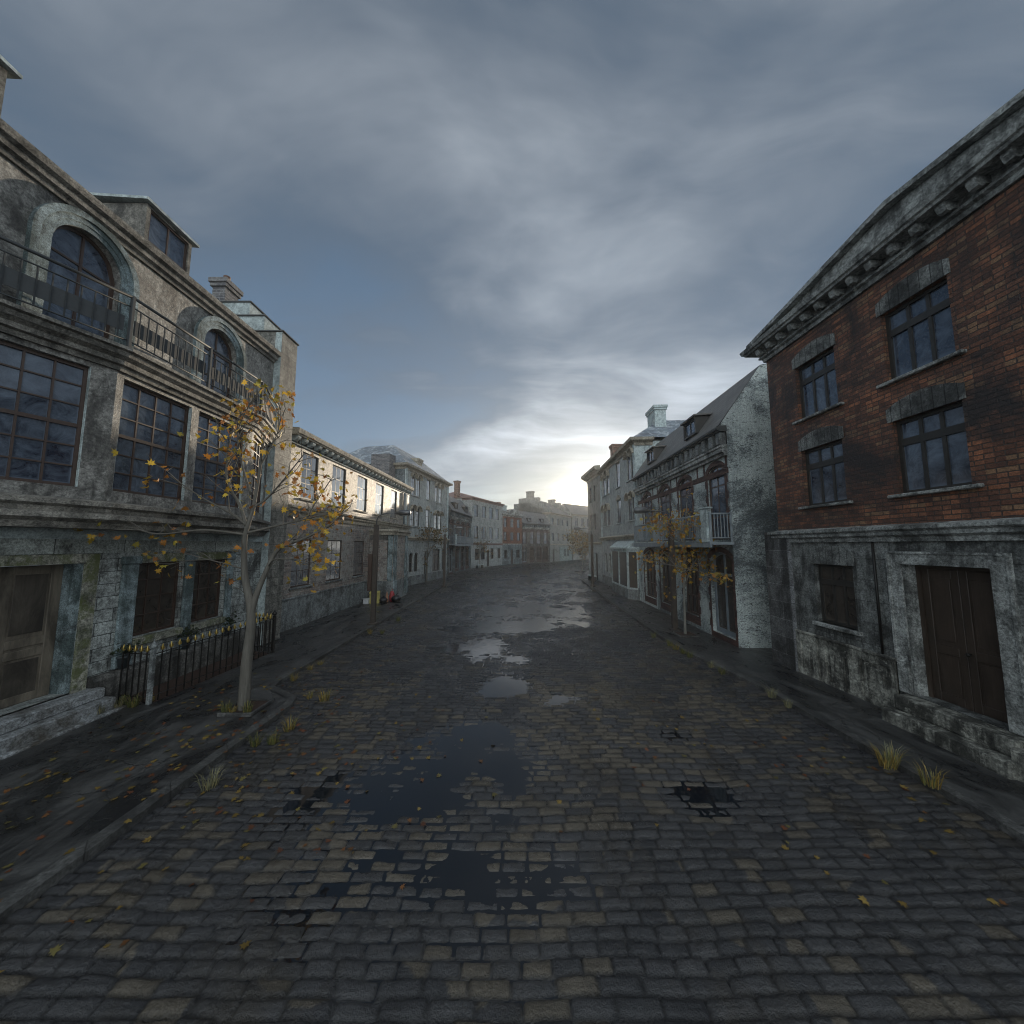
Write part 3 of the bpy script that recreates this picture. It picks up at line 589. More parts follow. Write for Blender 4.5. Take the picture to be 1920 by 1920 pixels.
# ================================================================== arched brick house with balcony (three of the same build)
def balcony_house(name, label, A, B, flip, wallm, dressm, roofm, balcony=True, detail=True, shop=True, far=False, corb=M['greyplinth']):
    root, L = house(name, label, A, B); k_ = L / 9.0
    F = (lambda s: L - s * k_) if flip else (lambda s: s * k_)
    def fo(a, b, c, d, r): x = sorted((F(a), F(b))); return op(x[0], x[1], c, d, r)
    def rng2(a, b): x = sorted((F(a), F(b))); return x[0], x[1]
    o1 = [fo(a, b, 3.4, 5.9, .26) for (a, b) in ((.25, 1.3), (2.52, 3.66), (4.6, 5.8), (6.9, 8.1))]
    gw = [fo(.12, 1.45, .3, 3.0, .26)] + [fo(a, b, .55, 2.95, .24) for (a, b) in ((2.4, 3.56), (4.64, 6.0), (6.75, 8.2))]
    m = MB(); facade(m, 0, L, 0, 6.15, o1 + gw, 0, .2)
    gp = [(0, 0), (0, 6.84), (-.26, 6.99), (1.18, 9.04), (5.5, 9.92), (5.5, 0)]
    m.poly([(L, p[0], p[1]) for p in gp][::-1]); m.poly([(0, p[0], p[1]) for p in gp]); m.build('wall', wallm, root)
    m = MB()
    for o in o1 + gw:
        a, b, c, d, r = o; xc, hw, zs = (a + b) / 2, (b - a) / 2, d - r
        z = c if o in o1 else c - .12; k = 0
        while z < zs - .02:
            w_ = .17 if k % 2 else .1; zz = min(z + .26, zs)
            m.box(max(a - w_, .004), a - .001, -.012, .02, z, zz); m.box(b + .001, min(b + w_, L - .004), -.012, .02, z, zz); z = zz; k += 1
        N = 12
        for i in range(N):
            xa, xb = a - .1 + (b - a + .2) * i / N, a - .1 + (b - a + .2) * (i + 1) / N
            la, lb = arc_z(min(max(xa, a), b), xc, hw, zs, r), arc_z(min(max(xb, a), b), xc, hw, zs, r); ua, ub = arc_z(xa, xc, hw + .1, zs + .16, r), arc_z(xb, xc, hw + .1, zs + .16, r)
            m.add([(xa, -.02, la), (xb, -.02, lb), (xb, -.02, ub), (xa, -.02, ua), (xa, .02, la), (xb, .02, lb), (xb, .02, ub), (xa, .02, ua)], [(0, 1, 2, 3), (3, 2, 6, 7), (1, 0, 4, 5)])
        if o in gw: m.box(a - .1, b + .1, -.014, .02, c - .3, c - .002)
    m.box(.004, L - .01, -.010, .02, 5.5, 5.7)
    for s in (.12, 1.5, 2.0, 3.8, 4.4, 6.0, 6.6, 8.4): m.box(F(s) - .05, F(s) + .05, -.011, .02, 5.7, 6.1)
    m.build('brick_dressing', dressm, root)
    for i, o in enumerate(o1): window(root, o, .05, 2, [.3, .72], M['frame_brown'], M['glass'] if flip else M['glass_mid'], .08, .05, depth=.04, seed=i)
    for i, o in enumerate(gw[1:]): window(root, o, .1, 3, [.3, .74], M['frame_brown'], M['glass_low'], .08, .04, seed=i)
    window(root, gw[0], .12, 2, [.04, .72], M['door_blue'], M['glass_low'], .09, .08, name='shop_door', label='tall blue grey glazed arched door')
    cornice(root, [(0, 0), (L, 0)], [(0, 6.08), (.1, 6.08), (.12, 6.16), (.2, 6.2), (.2, 6.32), (.24, 6.34), (.24, 6.4), (0, 6.44)], M['r1trim'], 'cornice')
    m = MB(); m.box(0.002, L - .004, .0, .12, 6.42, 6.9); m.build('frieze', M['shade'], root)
    cb = MB(); cb.prism([(-.0, 6.86), (-.0, 6.43), (-.14, 6.43), (-.2, 6.48), (-.2, 6.86)], -.11, .11, 'x'); cme = cb.mesh('corbel', corb)
    for k in range(int((L - .3) / .46) + 1):
        o = bpy.data.objects.new('corbel', cme); col.objects.link(o); o.parent = root; o.location = (L - .18 - k * .46, 0, 0)
    cornice(root, [(-.02, 0), (L + .02, 0)], [(0, 6.86), (.24, 6.86), (.26, 6.91), (.31, 6.91), (.33, 6.98), (.3, 7.03), (0, 7.05)], M['cap'], 'gutter')
    m = MB(); m.quad((-.02, -.28, 7.01), (L + .02, -.28, 7.01), (L + .02, 1.18, 9.05), (-.02, 1.18, 9.05)); m.quad((-.02, 1.18, 9.05), (L + .02, 1.18, 9.05), (L + .02, 5.5, 9.93), (-.02, 5.5, 9.93)); rf = m.build('roof', roofm, root)
    for (a, b) in ((1.72, 2.72), (5.94, 6.96)):
        x = rng2(a, b); dormer(root, x[0], x[1], 7.36, 8.0, -.12, 1.3, M['frame_dark'], roofm, M['frame_dark'], M['glass'] if flip else M['glass_mid'], 2, (), .1, over=.08)
    if balcony:
        x0, x1 = rng2(-.07, 7.6); n, f = (x1, x0) if flip else (x0, x1); sg = -1 if flip else 1
        m = MB(); m.bbox(x0, x1, -.72, -.001, 3.22, 3.32, .015); m.bbox(x0 - .03, x1 + .03, -.75, -.68, 3.14, 3.34, .01); bal = m.build('balcony', M['balcgrey'], root)
        m = MB()
        for (z, r) in ((4.2, .03), (3.44, .02)):
            m.tube([(f - sg * .03, -.68, z), (n + sg * .03, -.68, z)], r, 6)
            for q in (f - sg * .03, n + sg * .03): m.tube([(q, -.68, z), (q, -.02, z)], r, 6)
        x = x0 + .08
        while x < x1 - .05: m.box(x - .012, x + .012, -.692, -.668, 3.44, 4.2); x += .125
        for q in (f - sg * .03, n + sg * .03):
            for i in range(6): m.box(q - .012, q + .012, -.57 + i * .1, -.546 + i * .1, 3.44, 4.2)
            m.bbox(q - .03, q + .03, -.08, -.02, 3.3, 4.25, .008)
        for k in range(5): q = x0 + .04 + (x1 - x0 - .08) * k / 4; m.bbox(q - .03, q + .03, -.71, -.65, 3.3, 4.25, .008)
        m.build('railing', M['balcgrey'], bal)
        a, b = sorted((n + sg * .08, n + sg * .46)); m = MB(); m.bbox(a, b, -.77, -.6, 3.3, 4.36, .015); m.bbox(a - .03, b + .03, -.8, -.57, 4.36, 4.42, .012); m.build('pillar', M['lead'], bal)
    return root, L
R2, LR2 = balcony_house('white_brick_house', 'white painted brick house with dark red brick dressings, two dormers and long grey balcony', (7.2, 20.0), (6.88, 11.0), True, M['whitebrick'], M['dressing'], M['slate'])
L4, LL4 = balcony_house('dormer_house', 'low dark house with two dormers and blue balcony beyond the tall arched window house', (-6.72, 37.7), (-5.51, 46.85), False, M['l3block'], M['dressing'], M['slate_dark'], corb=M['l3block'])
L7, LL7 = balcony_house('timbered_house', 'low dark house with frosted steep roof right of the far red brick house', (1.74, 61.0), (7.0, 65.5), False, M['grime_dark'], M['frame_brown'], M['slate_dark'], balcony=False, corb=M['l3block'])

# ================================================================== three storey houses with paired arched windows
def tall_house(name, label, A, B, flip, wins, door, shop, sidem, z1=10.65):
    root, L = house(name, label, A, B)
    def fx(a, b): return tuple(sorted((L - a, L - b))) if flip else (a, b)
    up = []; gfw = []
    for (a, b, kind) in wins:
        x = fx(a, b); hw = (b - a) / 2; r = hw if kind else .0
        up += [op(*x, 7.2, 8.95, r * .9), op(*x, 4.72, 6.32, r * .9)]
    for (a, b) in shop['win']: gfw.append(op(*fx(a, b), 1.1, 2.64, .25))
    do = [op(*fx(*door), .15, 2.7)] if door else []
    so = [op(*fx(a, b), .85, 2.85) for (a, b) in shop['shop']]
    m = MB(); facade(m, 0, L, 0, 3.7, gfw + do + so, 0, .2); facade(m, 0, L, 3.7, 9.3, up, 0, .2); m.build('wall', M['l3wall'], root)
    m = MB(); shell(m, L, 7.5, 0, 9.32); m.build('side_wall', sidem, root)
    for i, o in enumerate(up):
        window(root, o, .05, 2, [.33, .62], M['frame_dark'], M['glass_mid'] if not flip else M['glass'], .05, .03, depth=.03, seed=i, sill=(M['l3wall'], .08, .07, .06))
        if o[4] > 0: arch_surround(root, o, 0, M['cream'], .13, .16, 'window_hood', legs=False)
        else:
            a, b = o[0], o[1]; oo = op(a, b, o[2], o[3] + .32, .3); m = MB()
            N = 10; P = [(a - .06 + (b - a + .12) * k / N, arc_z(a - .06 + (b - a + .12) * k / N, (a + b) / 2, (b - a) / 2 + .06, o[3] + .06, .3)) for k in range(N + 1)]
            m.prism([(a - .06, o[3] + .004)] + P[0:] + [(b + .06, o[3] + .004)], -.05, 0, 'y'); m.build('window_hood', M['cream'], root)
    for o in gfw: window(root, o, .12, 2, [.5], M['frame_dark'], M['glass_low'], .05, .035)
    for o in so: window(root, o, .1, 2, [.7], M['frame_dark'], M['glass_low'], .06, .05, name='shop_window', sub=True)
    if do: panel_door(root, do[0][0], do[0][1], .15, 2.7, .15, 1, M['door_brown'])
    m = MB()
    for (a, b) in ((0, .34), (L - .34, L)): m.bbox(a, b, -.07, 0, 3.75, 9.3, .015)
    m.build('corner_strip', M['lead'], root)
    m = MB(); m.box(0, L, -.05, 0, 0, .8); m.build('plinth', M['greyplinth'], root)
    cornice(root, [(0, .5), (0, 0), (L, 0), (L, .5)], [(0, 3.6), (.08, 3.6), (.1, 3.72), (.2, 3.76), (.2, 3.84), (0, 3.9)], M['cream'], 'string_course')
    cornice(root, [(-.0, 1.0), (0, 0), (L, 0), (L, 1.0)], [(0, 9.05), (.06, 9.05), (.08, 9.2), (.2, 9.28), (.34, 9.3), (.38, 9.46), (0, 9.52)], M['cream'], 'cornice')
    m = MB(); a, b, d, ri, z0 = -.2, L + .2, 7.5, 2.6, 9.48
    v = [(a, -.2, z0), (b, -.2, z0), (b, d, z0), (a, d, z0), (a + ri, 2.4, z1), (b - ri, 2.4, z1), (b - ri, d - 2.4, z1), (a + ri, d - 2.4, z1)]
    m.add(v, [(0, 1, 5, 4), (1, 2, 6, 5), (2, 3, 7, 6), (3, 0, 4, 7), (4, 5, 6, 7)]); rf = m.build('roof', M['slate_white'], root)
    return root, L, rf
L3, LL3, rf = tall_house('arched_window_house', 'tall grey house with paired arched windows next after the long faded brick building', (-8.18, 26.5), (-6.5, 35.47), False,
    [(1.05, 1.75, 1), (1.95, 2.7, 1), (3.95, 4.72, 0), (5.8, 6.45, 1), (6.75, 7.45, 1)], (3.86, 4.36), dict(win=[(1.05, 1.75), (1.95, 2.7)], shop=[(5.55, 7.3), (7.85, 8.7)]), M['l3block'], 11.7)
chimney(rf, 3.4, 4.2, .6, 1.4, 9.5, 10.75, M['cream'])
m = MB(); m.box(-.9, -.02, .8, 2.3, 3, 10.05); m.build('brick_stack', M['chimbrick'], L3)
R3, LR3, rf = tall_house('tall_grey_house', 'tall grey house with a glazed shop bay next to the white brick house', (7.55, 29.6), (7.22, 20.2), True,
    [(.2, .9, 1), (1.02, 1.74, 1), (3.4, 4.42, 0), (6.4, 7.35, 1), (7.65, 8.6, 1)], None, dict(win=[(6.4, 7.2), (7.7, 8.5)], shop=[]), M['lead'], 11.4)
chimney(rf, LR3 - 2.6, LR3 - 1.3, 1.7, 2.4, 9.6, 12.0, M['lead'])
# glazed shop bay on the ground floor
bp = [(LR3 - 4.75, 0), (LR3 - 4.3, -.5), (LR3 - .55, -.5), (LR3 - .1, 0)]
m = MB(); m.prism(bp, 0, .68); m.build('bay_base', M['greyplinth'], R3)
for k in range(3):
    Mx, ang, LL = facet(bp[k], bp[k + 1]); n = (1, 2, 1)[k]; mb = MB(); pm = MB()
    mb.box(0, LL, -.02, .06, .68, .78); mb.box(0, LL, -.02, .06, 2.82, 2.98)
    for i in range(n + 1):
        x = LL * i / n; mb.box(max(0, x - .09), min(LL, x + .09), -.015, .06, .78, 2.82)
    for i in range(n): pm.box(LL * i / n + .05, LL * (i + 1) / n - .05, .02, .04, .76, 2.84)
    o = mb.build('shop_window', M['lead'], R3, Mx.translation); o.rotation_euler.z = ang
    pm.build('pane', M['glass_low'], o)
m = MB(); t0 = [(p[0] + (-.1 if i == 0 else .1 if i == 3 else 0), p[1] - (.12 if 0 < i < 3 else 0)) for i, p in enumerate(bp)]
v = [(p[0], p[1], 2.98) for p in t0] + [(p[0], p[1], 3.08) for p in t0] + [(LR3 - 4.6, 0, 3.5), (LR3 - .2, 0, 3.5)]
m.add(v, [(0, 1, 5, 4), (1, 2, 6, 5), (2, 3, 7, 6), (4, 5, 8), (5, 6, 9, 8), (6, 7, 9), (3, 2, 1, 0)]); m.build('bay_roof', M['lead'], R3)

# ================================================================== L2: brick and stucco building
L2, LL2 = house('brick_building', 'long two storey building of faded brick and warm stucco with toothed cornice and projecting corner', (-8.3, 12.8), (-7.95, 27.0))
u2 = [op(a, b, 5.05, 6.92) for (a, b) in ((.85, 1.96), (3.1, 4.33), (5.57, 6.75), (7.94, 9.14), (10.4, 11.5))]
g2 = [op(a, b, 1.62, 3.45) for (a, b) in ((.55, 1.8), (2.98, 4.3), (5.49, 6.72))]
m = MB(); facade(m, 0, LL2, 1.2, 4.4, g2, 0, .1); m.build('brick_wall', M['oldbrick'], L2)
m = MB(); facade(m, 0, LL2, 4.4, 7.14, u2, 0, .1); m.build('stucco_wall', M['stucco_warm'], L2)
m = MB(); shell(m, LL2, 7, 0, 7.36); m.build('side_wall', M['oldbrick'], L2)
m = MB(); m.box(0, LL2, -.06, .0, 0, 1.2); m.bbox(0, LL2, -.09, .0, 1.2, 1.27, .015); m.build('plinth', M['greyplinth'], L2)
m = MB(); m.box(.02, 12.6, -.012, .0, 4.68, 5.0); m.build('brick_band', M['oldbrick'], L2)
cornice(L2, [(0, 0), (LL2, 0)], [(0, 4.28), (.06, 4.28), (.08, 4.42), (.16, 4.5), (.17, 4.58), (.24, 4.62), (.25, 4.69), (0, 4.73)], M['cream'], 'string_course')
cornice(L2, [(0, 0), (LL2, 0)], [(0, 7.06), (.05, 7.06), (.05, 7.12), (0, 7.15)], M['patina'], 'lower_moulding')
cornice(L2, [(0, 0), (LL2, 0)], [(0, 7.36), (.28, 7.36), (.3, 7.4), (.34, 7.42), (.37, 7.54), (.37, 7.6), (0, 7.64)], M['cream'], 'cornice')
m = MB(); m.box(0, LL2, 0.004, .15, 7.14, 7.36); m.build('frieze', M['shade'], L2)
db = MB(); db.prism([(0, 7.15), (0, 7.36), (-.24, 7.36), (-.24, 7.29), (-.2, 7.23), (-.08, 7.16)], -.1, .1, 'x'); dme = db.mesh('bracket', M['lead'])
for k in range(30):
    o = bpy.data.objects.new('bracket', dme); col.objects.link(o); o.parent = L2; o.location = (.24 + k * .478, 0, 0)
m = MB(); m.quad((0, -.2, 7.62), (LL2, -.2, 7.62), (LL2, 7, 8.0), (0, 7, 8.0)); m.build('roof', M['slate'], L2)
for i, o in enumerate(u2): window(L2, o, .05, 3, [.34, .67], M['frame_dark'], M['glass_mid'], .06, .034, depth=.03, seed=i, sill=(M['cream'], .07, .07, .08))
for i, o in enumerate(g2): window(L2, o, .05, 3, [.33, .66], M['frame_brown'], M['glass_mid'], .05, .024, depth=.03, seed=i, sill=(M['greyplinth'], .06, .08, .08))
# projecting corner
m = MB(); px0, px1, py = 7.4, 9.85, -1.35
def side(a, b, z0, z1): return op(a, b, z0, z1)
so = [side(.16, .34, 1.8, 3.4), side(1.0, 1.22, 1.8, 3.4)]
t = MB(); facade(t, 0, -py, 1.2, 3.86, so, 0, .12); Mx = Matrix.Translation((px0, 0, 0)) @ Matrix.Rotation(R(-90), 4, 'Z')
m.add([Mx @ Vector(q) for q in t.v], t.f); m.quad((px0, py, 1.2), (px1, py, 1.2), (px1, py, 3.86), (px0, py, 3.86)); m.quad((px1, py, 1.2), (px1, 0, 1.2), (px1, 0, 3.86), (px1, py, 3.86)); m.build('projecting_corner', M['oldbrick'], L2)
for o in so:
    w = window(L2, o, .06, 1, [.6], M['frame_dark'], M['glass_low'], .03, .02); w.location = Mx @ Vector(w.location); w.rotation_euler.z = R(-90)
m = MB(); m.box(px0 - .04, px1 + .04, py - .04, -.01, 0, 1.2); m.bbox(px0 - .07, px1 + .07, py - .07, -.01, 0, .25, .03); m.build('corner_plinth', M['greyplinth'], L2)
for a in (px0 + .02, px1 - .47): m = MB(); m.bbox(a, a + .45, py - .07, py, 1.2, 3.86, .02); m.bbox(a - .03, a + .48, py - .12, py, .25, 1.201, .03); m.build('pilaster', M['patina'], L2)
m = MB(); m.bbox(px0 - .05, px0, py + .02, py + .3, 1.2, 3.86, .02); m.build('pilaster', M['patina'], L2)
m = MB(); m.box(px0 - .02, px0 - .001, py, -.01, 3.5, 3.86); m.build('dark_band', M['grime_dark'], L2)
cornice(L2, [(px0, 0), (px0, py), (px1, py), (px1, 0)], [(0, 3.8), (.1, 3.8), (.12, 3.95), (.2, 4.0), (.2, 4.1), (0, 4.14)], M['cream'], 'corner_cornice')
m = MB(); m.box(px0, px1, py, 0, 3.86, 4.12); m.build('corner_roof', M['cream'], L2)
m = MB(); m.bbox(13.3, 13.6, -.08, 0, 4.75, 7.05, .02); m.build('corner_strip', M['lead'], L2)
m = MB(); m.tube([(12.9, -.08, 4.75), (12.9, -.08, 7.05)], .06, 8); m.build('drainpipe', M['balcgrey'], L2)

# ================================================================== far houses
def plain_house(name, label, A, B, D, eave, wallm, gmat, cols_, rows_, gwin, doors, roofm, band=True, hip=1.2, corn=M['cream'], wc=3, gl='glass_mid', rise=0.0, split=None):
    root, L = house(name, label, A, B)
    up = [op(a, b, c, d) for (a, b) in cols_ for (c, d) in rows_]
    gw = [op(a, b, c, d) for (a, b, c, d) in gwin]; do = [op(a, b, .14, 2.5) for (a, b) in doors]
    zb = 3.4
    m = MB(); facade(m, 0, L, 0, zb, gw + do, 0, .18); m.build('ground_wall', gmat, root)
    m = MB(); facade(m, 0, L, zb, eave, up, 0, .18); m.quad((0, D, 0), (0, 0, 0), (0, 0, eave), (0, D, eave)); m.quad((L, 0, 0), (L, D, 0), (L, D, eave), (L, 0, eave)); m.build('upper_wall', wallm, root)
    for i, o in enumerate(up): window(root, o, .06, wc, [.35, .68] if wc == 3 else [.6], M['frame_dark'], M[gl], .05, .03, seed=i)
    for o in gw: window(root, o, .1, 3, [.5], M['frame_dark'], M['glass_low'], .06, .04)
    for o in do: panel_door(root, o[0], o[1], .14, 2.5, .12, 1, M['door_brown'])
    if band: cornice(root, [(0, 0), (L, 0)], [(0, 3.3), (.08, 3.3), (.1, 3.42), (.14, 3.46), (0, 3.5)], corn, 'string_course')
    cornice(root, [(0, 1.5), (0, 0), (L, 0), (L, 1.5)], [(0, eave - .3), (.06, eave - .3), (.08, eave - .12), (.25, eave - .04), (.28, eave + .08), (0, eave + .1)], corn, 'cornice')
    m = MB(); a, b, z0, z1, ri = -.2, L + .2, eave + .08, eave + hip, min(3.0, L / 2 - .3)
    v = [(a, -.2, z0), (b, -.2, z0), (b, D, z0), (a, D, z0), (a + ri, D / 2, z1), (b - ri, D / 2, z1)]
    m.add(v, [(0, 1, 5, 4), (1, 2, 5), (2, 3, 4, 5), (3, 0, 4)]); rf = m.build('roof', roofm, root)
    return root, L, rf
W3 = [(.7, 1.85), (2.82, 4.05), (5.05, 6.25), (7.1, 8.3)]
L5, LL5, rf = plain_house('pale_house', 'pale grey three storey house with dull red hipped roof before the street bends', (-5.49, 47.6), (-1.52, 56.36), 9, 9.7, M['l5wall'], M['l5wall'], W3, [(7.15, 8.85), (4.15, 5.9)],
    [(1.0, 2.2, 1.2, 2.75), (2.7, 3.9, 1.2, 2.75), (5.6, 6.6, 1.2, 2.75), (7.9, 8.9, 1.2, 2.75)], [(4.5, 5.2)], M['tile_red'], hip=1.5, corn=M['tile_red'])
chimney(rf, -.1, .5, 2.2, 2.8, 9.8, 12.2, M['chimred'])
L6, LL6, rf = plain_house('small_brick_house', 'small red brick house with stone ground floor and low pediment at the far bend', (-1.52, 56.4), (1.7, 60.95), 7, 8.2, M['farred'], M['l3block'], [(.3, 1.15), (2.2, 3.1), (4.1, 5.0)], [(6.15, 7.62), (3.98, 5.36)],
    [(.5, 1.3, 1.1, 2.5), (3.9, 4.9, 1.1, 2.5)], [(2.3, 3.0)], M['slate'], hip=1.5, corn=M['r1trim'], wc=2)
m = MB(); m.prism([(-.1, 8.3), (LL6 + .1, 8.3), (LL6 / 2 + .8, 9.4)], -.15, .3, 'y'); m.build('pediment', M['r1trim'], L6)
chimney(rf, .3, 1.0, 1.2, 1.9, 8.6, 10.3, M['chimred']); chimney(rf, 2.8, 4.1, 2.2, 3.0, 8.8, 10.1, M['lead'])
L8, LL8, rf = plain_house('stepped_gable_house', 'buff house with stepped gables and two chimneys closing the far bend', (7.05, 65.7), (12.64, 75.0), 9, 9.3, M['l8wall'], M['l8wall'], [(.9, 1.9), (3.3, 4.3), (5.6, 6.6), (8.2, 9.2)], [(7.15, 8.35), (4.05, 5.55)],
    [(6.6, 7.5, 1.0, 2.5), (7.9, 8.8, 1.0, 2.5)], [(1.2, 2.0)], M['slate'], hip=3.1)
m = MB(); m.box(4.4, 10.6, -.08, -.001, 0, 2.95); m.build('shop_front', M['l8shop'], L8)
for (a, b) in ((6.4, 7.5), (7.9, 9.0)):
    window(L8, op(a, b, 1.0, 2.5), -.14, 3, [.5], M['l8shop'], M['glass_low'], .08, .04)
for x in (0, LL8 - .8):
    for (y0, y1, z1) in ((-.1, 9.1, 10.4), (1.2, 7.8, 11.4), (2.3, 6.7, 12.4)):
        m = MB(); m.bbox(x - .05, x + .85, y0, y1, 9.2, z1, .03); m.build('gable_step', M['l8wall'], L8)
    chimney(L8, x + .05, x + .75, 3.6, 5.0, 12.2, 13.7 if x == 0 else 13.2, M['l8wall'])
L9, LL9, rf = plain_house('end_house', 'hazy buff house half hidden behind trees below the low sun', (13.0, 76.0), (24.0, 86.0), 9, 9.9, M['l8wall'], M['l8wall'], [(1 + 2.2 * k, 2.1 + 2.2 * k) for k in range(6)], [(7.4, 9.2), (4.3, 6.0)], [(2, 3.2, 1, 2.6), (6, 7.2, 1, 2.6)], [(4, 4.9)], M['slate'], hip=3.0)
R4, LR4, rf = plain_house('corner_house', 'pale corner house with heavy cornice at the right end of the visible street', (7.45, 34.4), (7.58, 29.8), 8, 9.6, M['l8wall'], M['l3wall'], [(.7, 1.5), (2.1, 2.9)], [(7.2, 8.7), (4.6, 6.1)], [(.7, 1.6, 1.0, 2.6)], [(2.3, 3.2)], M['slate'], hip=1.0, gl='glass', wc=2)
cornice(R4, [(0, 2.0), (0, 0), (LR4, 0)], [(0, 9.5), (.2, 9.52), (.4, 9.75), (.5, 9.8), (.52, 10.05), (0, 10.1)], M['cream'], 'crown_cornice')
chimney(rf, LR4 - 1.2, LR4 - .5, 1.3, 2.2, 10, 12.1, M['chimred'])
# ================================================================== ground
KL = [(-4.3, -6), (-4.3, 7.2), (-4.42, 7.55), (-5.25, 8.1), (-5.33, 8.6), (-5.33, 10.5), (-5.33, 14.3), (-5.4, 16), (-5.36, 22), (-5.25, 29), (-4.6, 36), (-3.76, 41.8), (-1.5, 50.6), (3.6, 60.5), (10, 70), (18, 80), (30, 92)]
KR = [(5.47, -6), (5.47, 7.9), (5.3, 9.2), (5.1, 10.5), (5.08, 12.4), (5.21, 15), (5.47, 20.4), (5.85, 26), (6.3, 32.4), (6.95, 36.2), (9.1, 43.5), (14, 55), (22, 66), (34, 78)]
def strip(path, side, w0, w1, z0, z1=None, mb=None, drop=None):
    P = [Vector(p) for p in path]; mb = mb or MB(); n = len(P); N = []
    for i in range(n):
        d = (P[min(i + 1, n - 1)] - P[max(i - 1, 0)]).normalized(); N.append(Vector((-d.y, d.x)) * side)
    a = [P[i] + N[i] * w0 for i in range(n)]; b = [P[i] + N[i] * w1 for i in range(n)]
    for i in range(n - 1):
        q = [(a[i].x, a[i].y, z0), (a[i + 1].x, a[i + 1].y, z0), (b[i + 1].x, b[i + 1].y, z0), (b[i].x, b[i].y, z0)]
        if side > 0: mb.quad(*q)
        else: mb.quad(*q[::-1])
        if drop is not None:
            q = [(a[i].x, a[i].y, z0), (a[i].x, a[i].y, drop), (a[i + 1].x, a[i + 1].y, drop), (a[i + 1].x, a[i + 1].y, z0)]
            if side > 0: mb.quad(*q)
            else: mb.quad(*q[::-1])
    return mb
def pavemat():
    t = NT('worn_dark_pavement'); o = t.obj(False); n = t.noise(t.mapping(o, (1.1, .55, 1)), 1.5, 9, .72, .7); n2 = t.noise(o, 9, 6, .7, .3)
    c = t.mix(t.ramp(n, .42, .6), (.012, .0125, .014), (.062, .062, .06))
    c = t.mix(t.math('MULTIPLY', t.ramp(n2, .45, .7), .5), c, (.02, .02, .02))
    crack = t.n('TexVoronoi', {'Vector': t.n('VectorMath', {0: o, 1: t.n('TexNoise', {'Vector': o, 'Scale': 2.0, 'Detail': 4.0}).outputs[1]}, operation='ADD').outputs[0], 'Scale': 1.1}, feature='DISTANCE_TO_EDGE').outputs[0]
    ck = t.ramp(crack, .0, .018, (1, 1, 1, 1), (0, 0, 0, 1)); c = t.mix(t.math('MULTIPLY', ck, .8), c, (.01, .01, .01))
    r = t.math('ADD', .22, t.math('MULTIPLY', t.ramp(n, .4, .62), .45))
    return t.done(c, r, t.math('SUBTRACT', t.math('ADD', n2, t.math('MULTIPLY', n, .6)), t.math('MULTIPLY', ck, .6)), .7, .02, spec=.5)
M['pave'] = pavemat()
M['kerb'] = stone('kerb_stone', (.13, .13, .125), (.05, .05, .05), .52, joint=(.9, 2.0), bump=.6, rough=.6)
m = MB(); inner = [(-4.46, -6), (-4.46, 7.2), (-4.56, 7.6), (-5.4, 8.2), (-5.49, 8.7)] + [(x - .16, y) for (x, y) in KL[5:10]]
for (a, b) in zip(inner, inner[1:]): m.quad((a[0], a[1], .12), (b[0], b[1], .12), (-22, b[1], .12), (-22, a[1], .12))
tl_ = KL[9:]; strip(tl_, 1, .16, 14, .12, mb=m); tag(m.build('pavement_left', M['pave']), kind='structure')
tag(strip(KR, -1, .16, 14, .12).build('pavement_right', M['pave']), kind='structure')
tag(strip(KL, 1, 0, .16, .128, drop=-.12).build('kerb_left', M['kerb']), kind='structure')
tag(strip(KR, -1, 0, .16, .128, drop=-.12).build('kerb_right', M['kerb']), kind='structure')
m = MB(); m.quad((-260, -120, -.2), (260, -120, -.2), (260, 420, -.2), (-260, 420, -.2)); tag(m.build('ground', M['pave']), kind='structure')

def h2(ix, iy, s=0):
    v = np.sin(ix * 127.1 + iy * 311.7 + s * 74.7) * 43758.5453; return v - np.floor(v)
def vnoise(x, y, s=0):
    ix, iy = np.floor(x), np.floor(y); fx, fy = x - ix, y - iy; fx = fx * fx * (3 - 2 * fx); fy = fy * fy * (3 - 2 * fy)
    return (h2(ix, iy, s) * (1 - fx) + h2(ix + 1, iy, s) * fx) * (1 - fy) + (h2(ix, iy + 1, s) * (1 - fx) + h2(ix + 1, iy + 1, s) * fx) * fy
def fbm(x, y, o=4, s=0):
    r = 0; a = .5
    for k in range(o): r = r + a * vnoise(x, y, s + k); x, y, a = x * 2.03 + 3.1, y * 2.03 + 1.7, a * .5
    return r
PUD = [(-1.15, 4.9, 1.5, .75, 1), (-.2, 5.6, .8, .7, .9), (-1.0, 6.1, .9, .5, .8), (-.6, 3.7, 1.7, .6, .7), (.75, 4.9, .6, .4, .6), (2.4, 4.75, .75, .5, .72), (-.7, 5.4, 1.25, .85, 1.05), (-.5, 6.3, .9, .5, .9), (-.15, 8.4, .55, .5, .85), (1.05, 7.7, .5, .3, .75), (-.45, 8.0, .5, .3, .7), (2.7, 6.3, .4, .25, .6),
       (-.8, 11.3, .6, .8, .8), (-1.6, 11.4, 1.0, .5, .6), (.6, 14.2, 1.5, .9, .9), (-.6, 14.6, 1.0, .8, .6), (1.7, 10.8, .35, .3, .55), (.5, 17.5, 1.6, 1.0, .7), (-2.0, 13.8, 1.0, .6, .5), (1.8, 15.5, .8, .6, .6), (.1, 10.2, .5, .3, .5)]
ISL = [(-.42, 5.0, .38, .33), (.2, 4.65, .3, .16)]
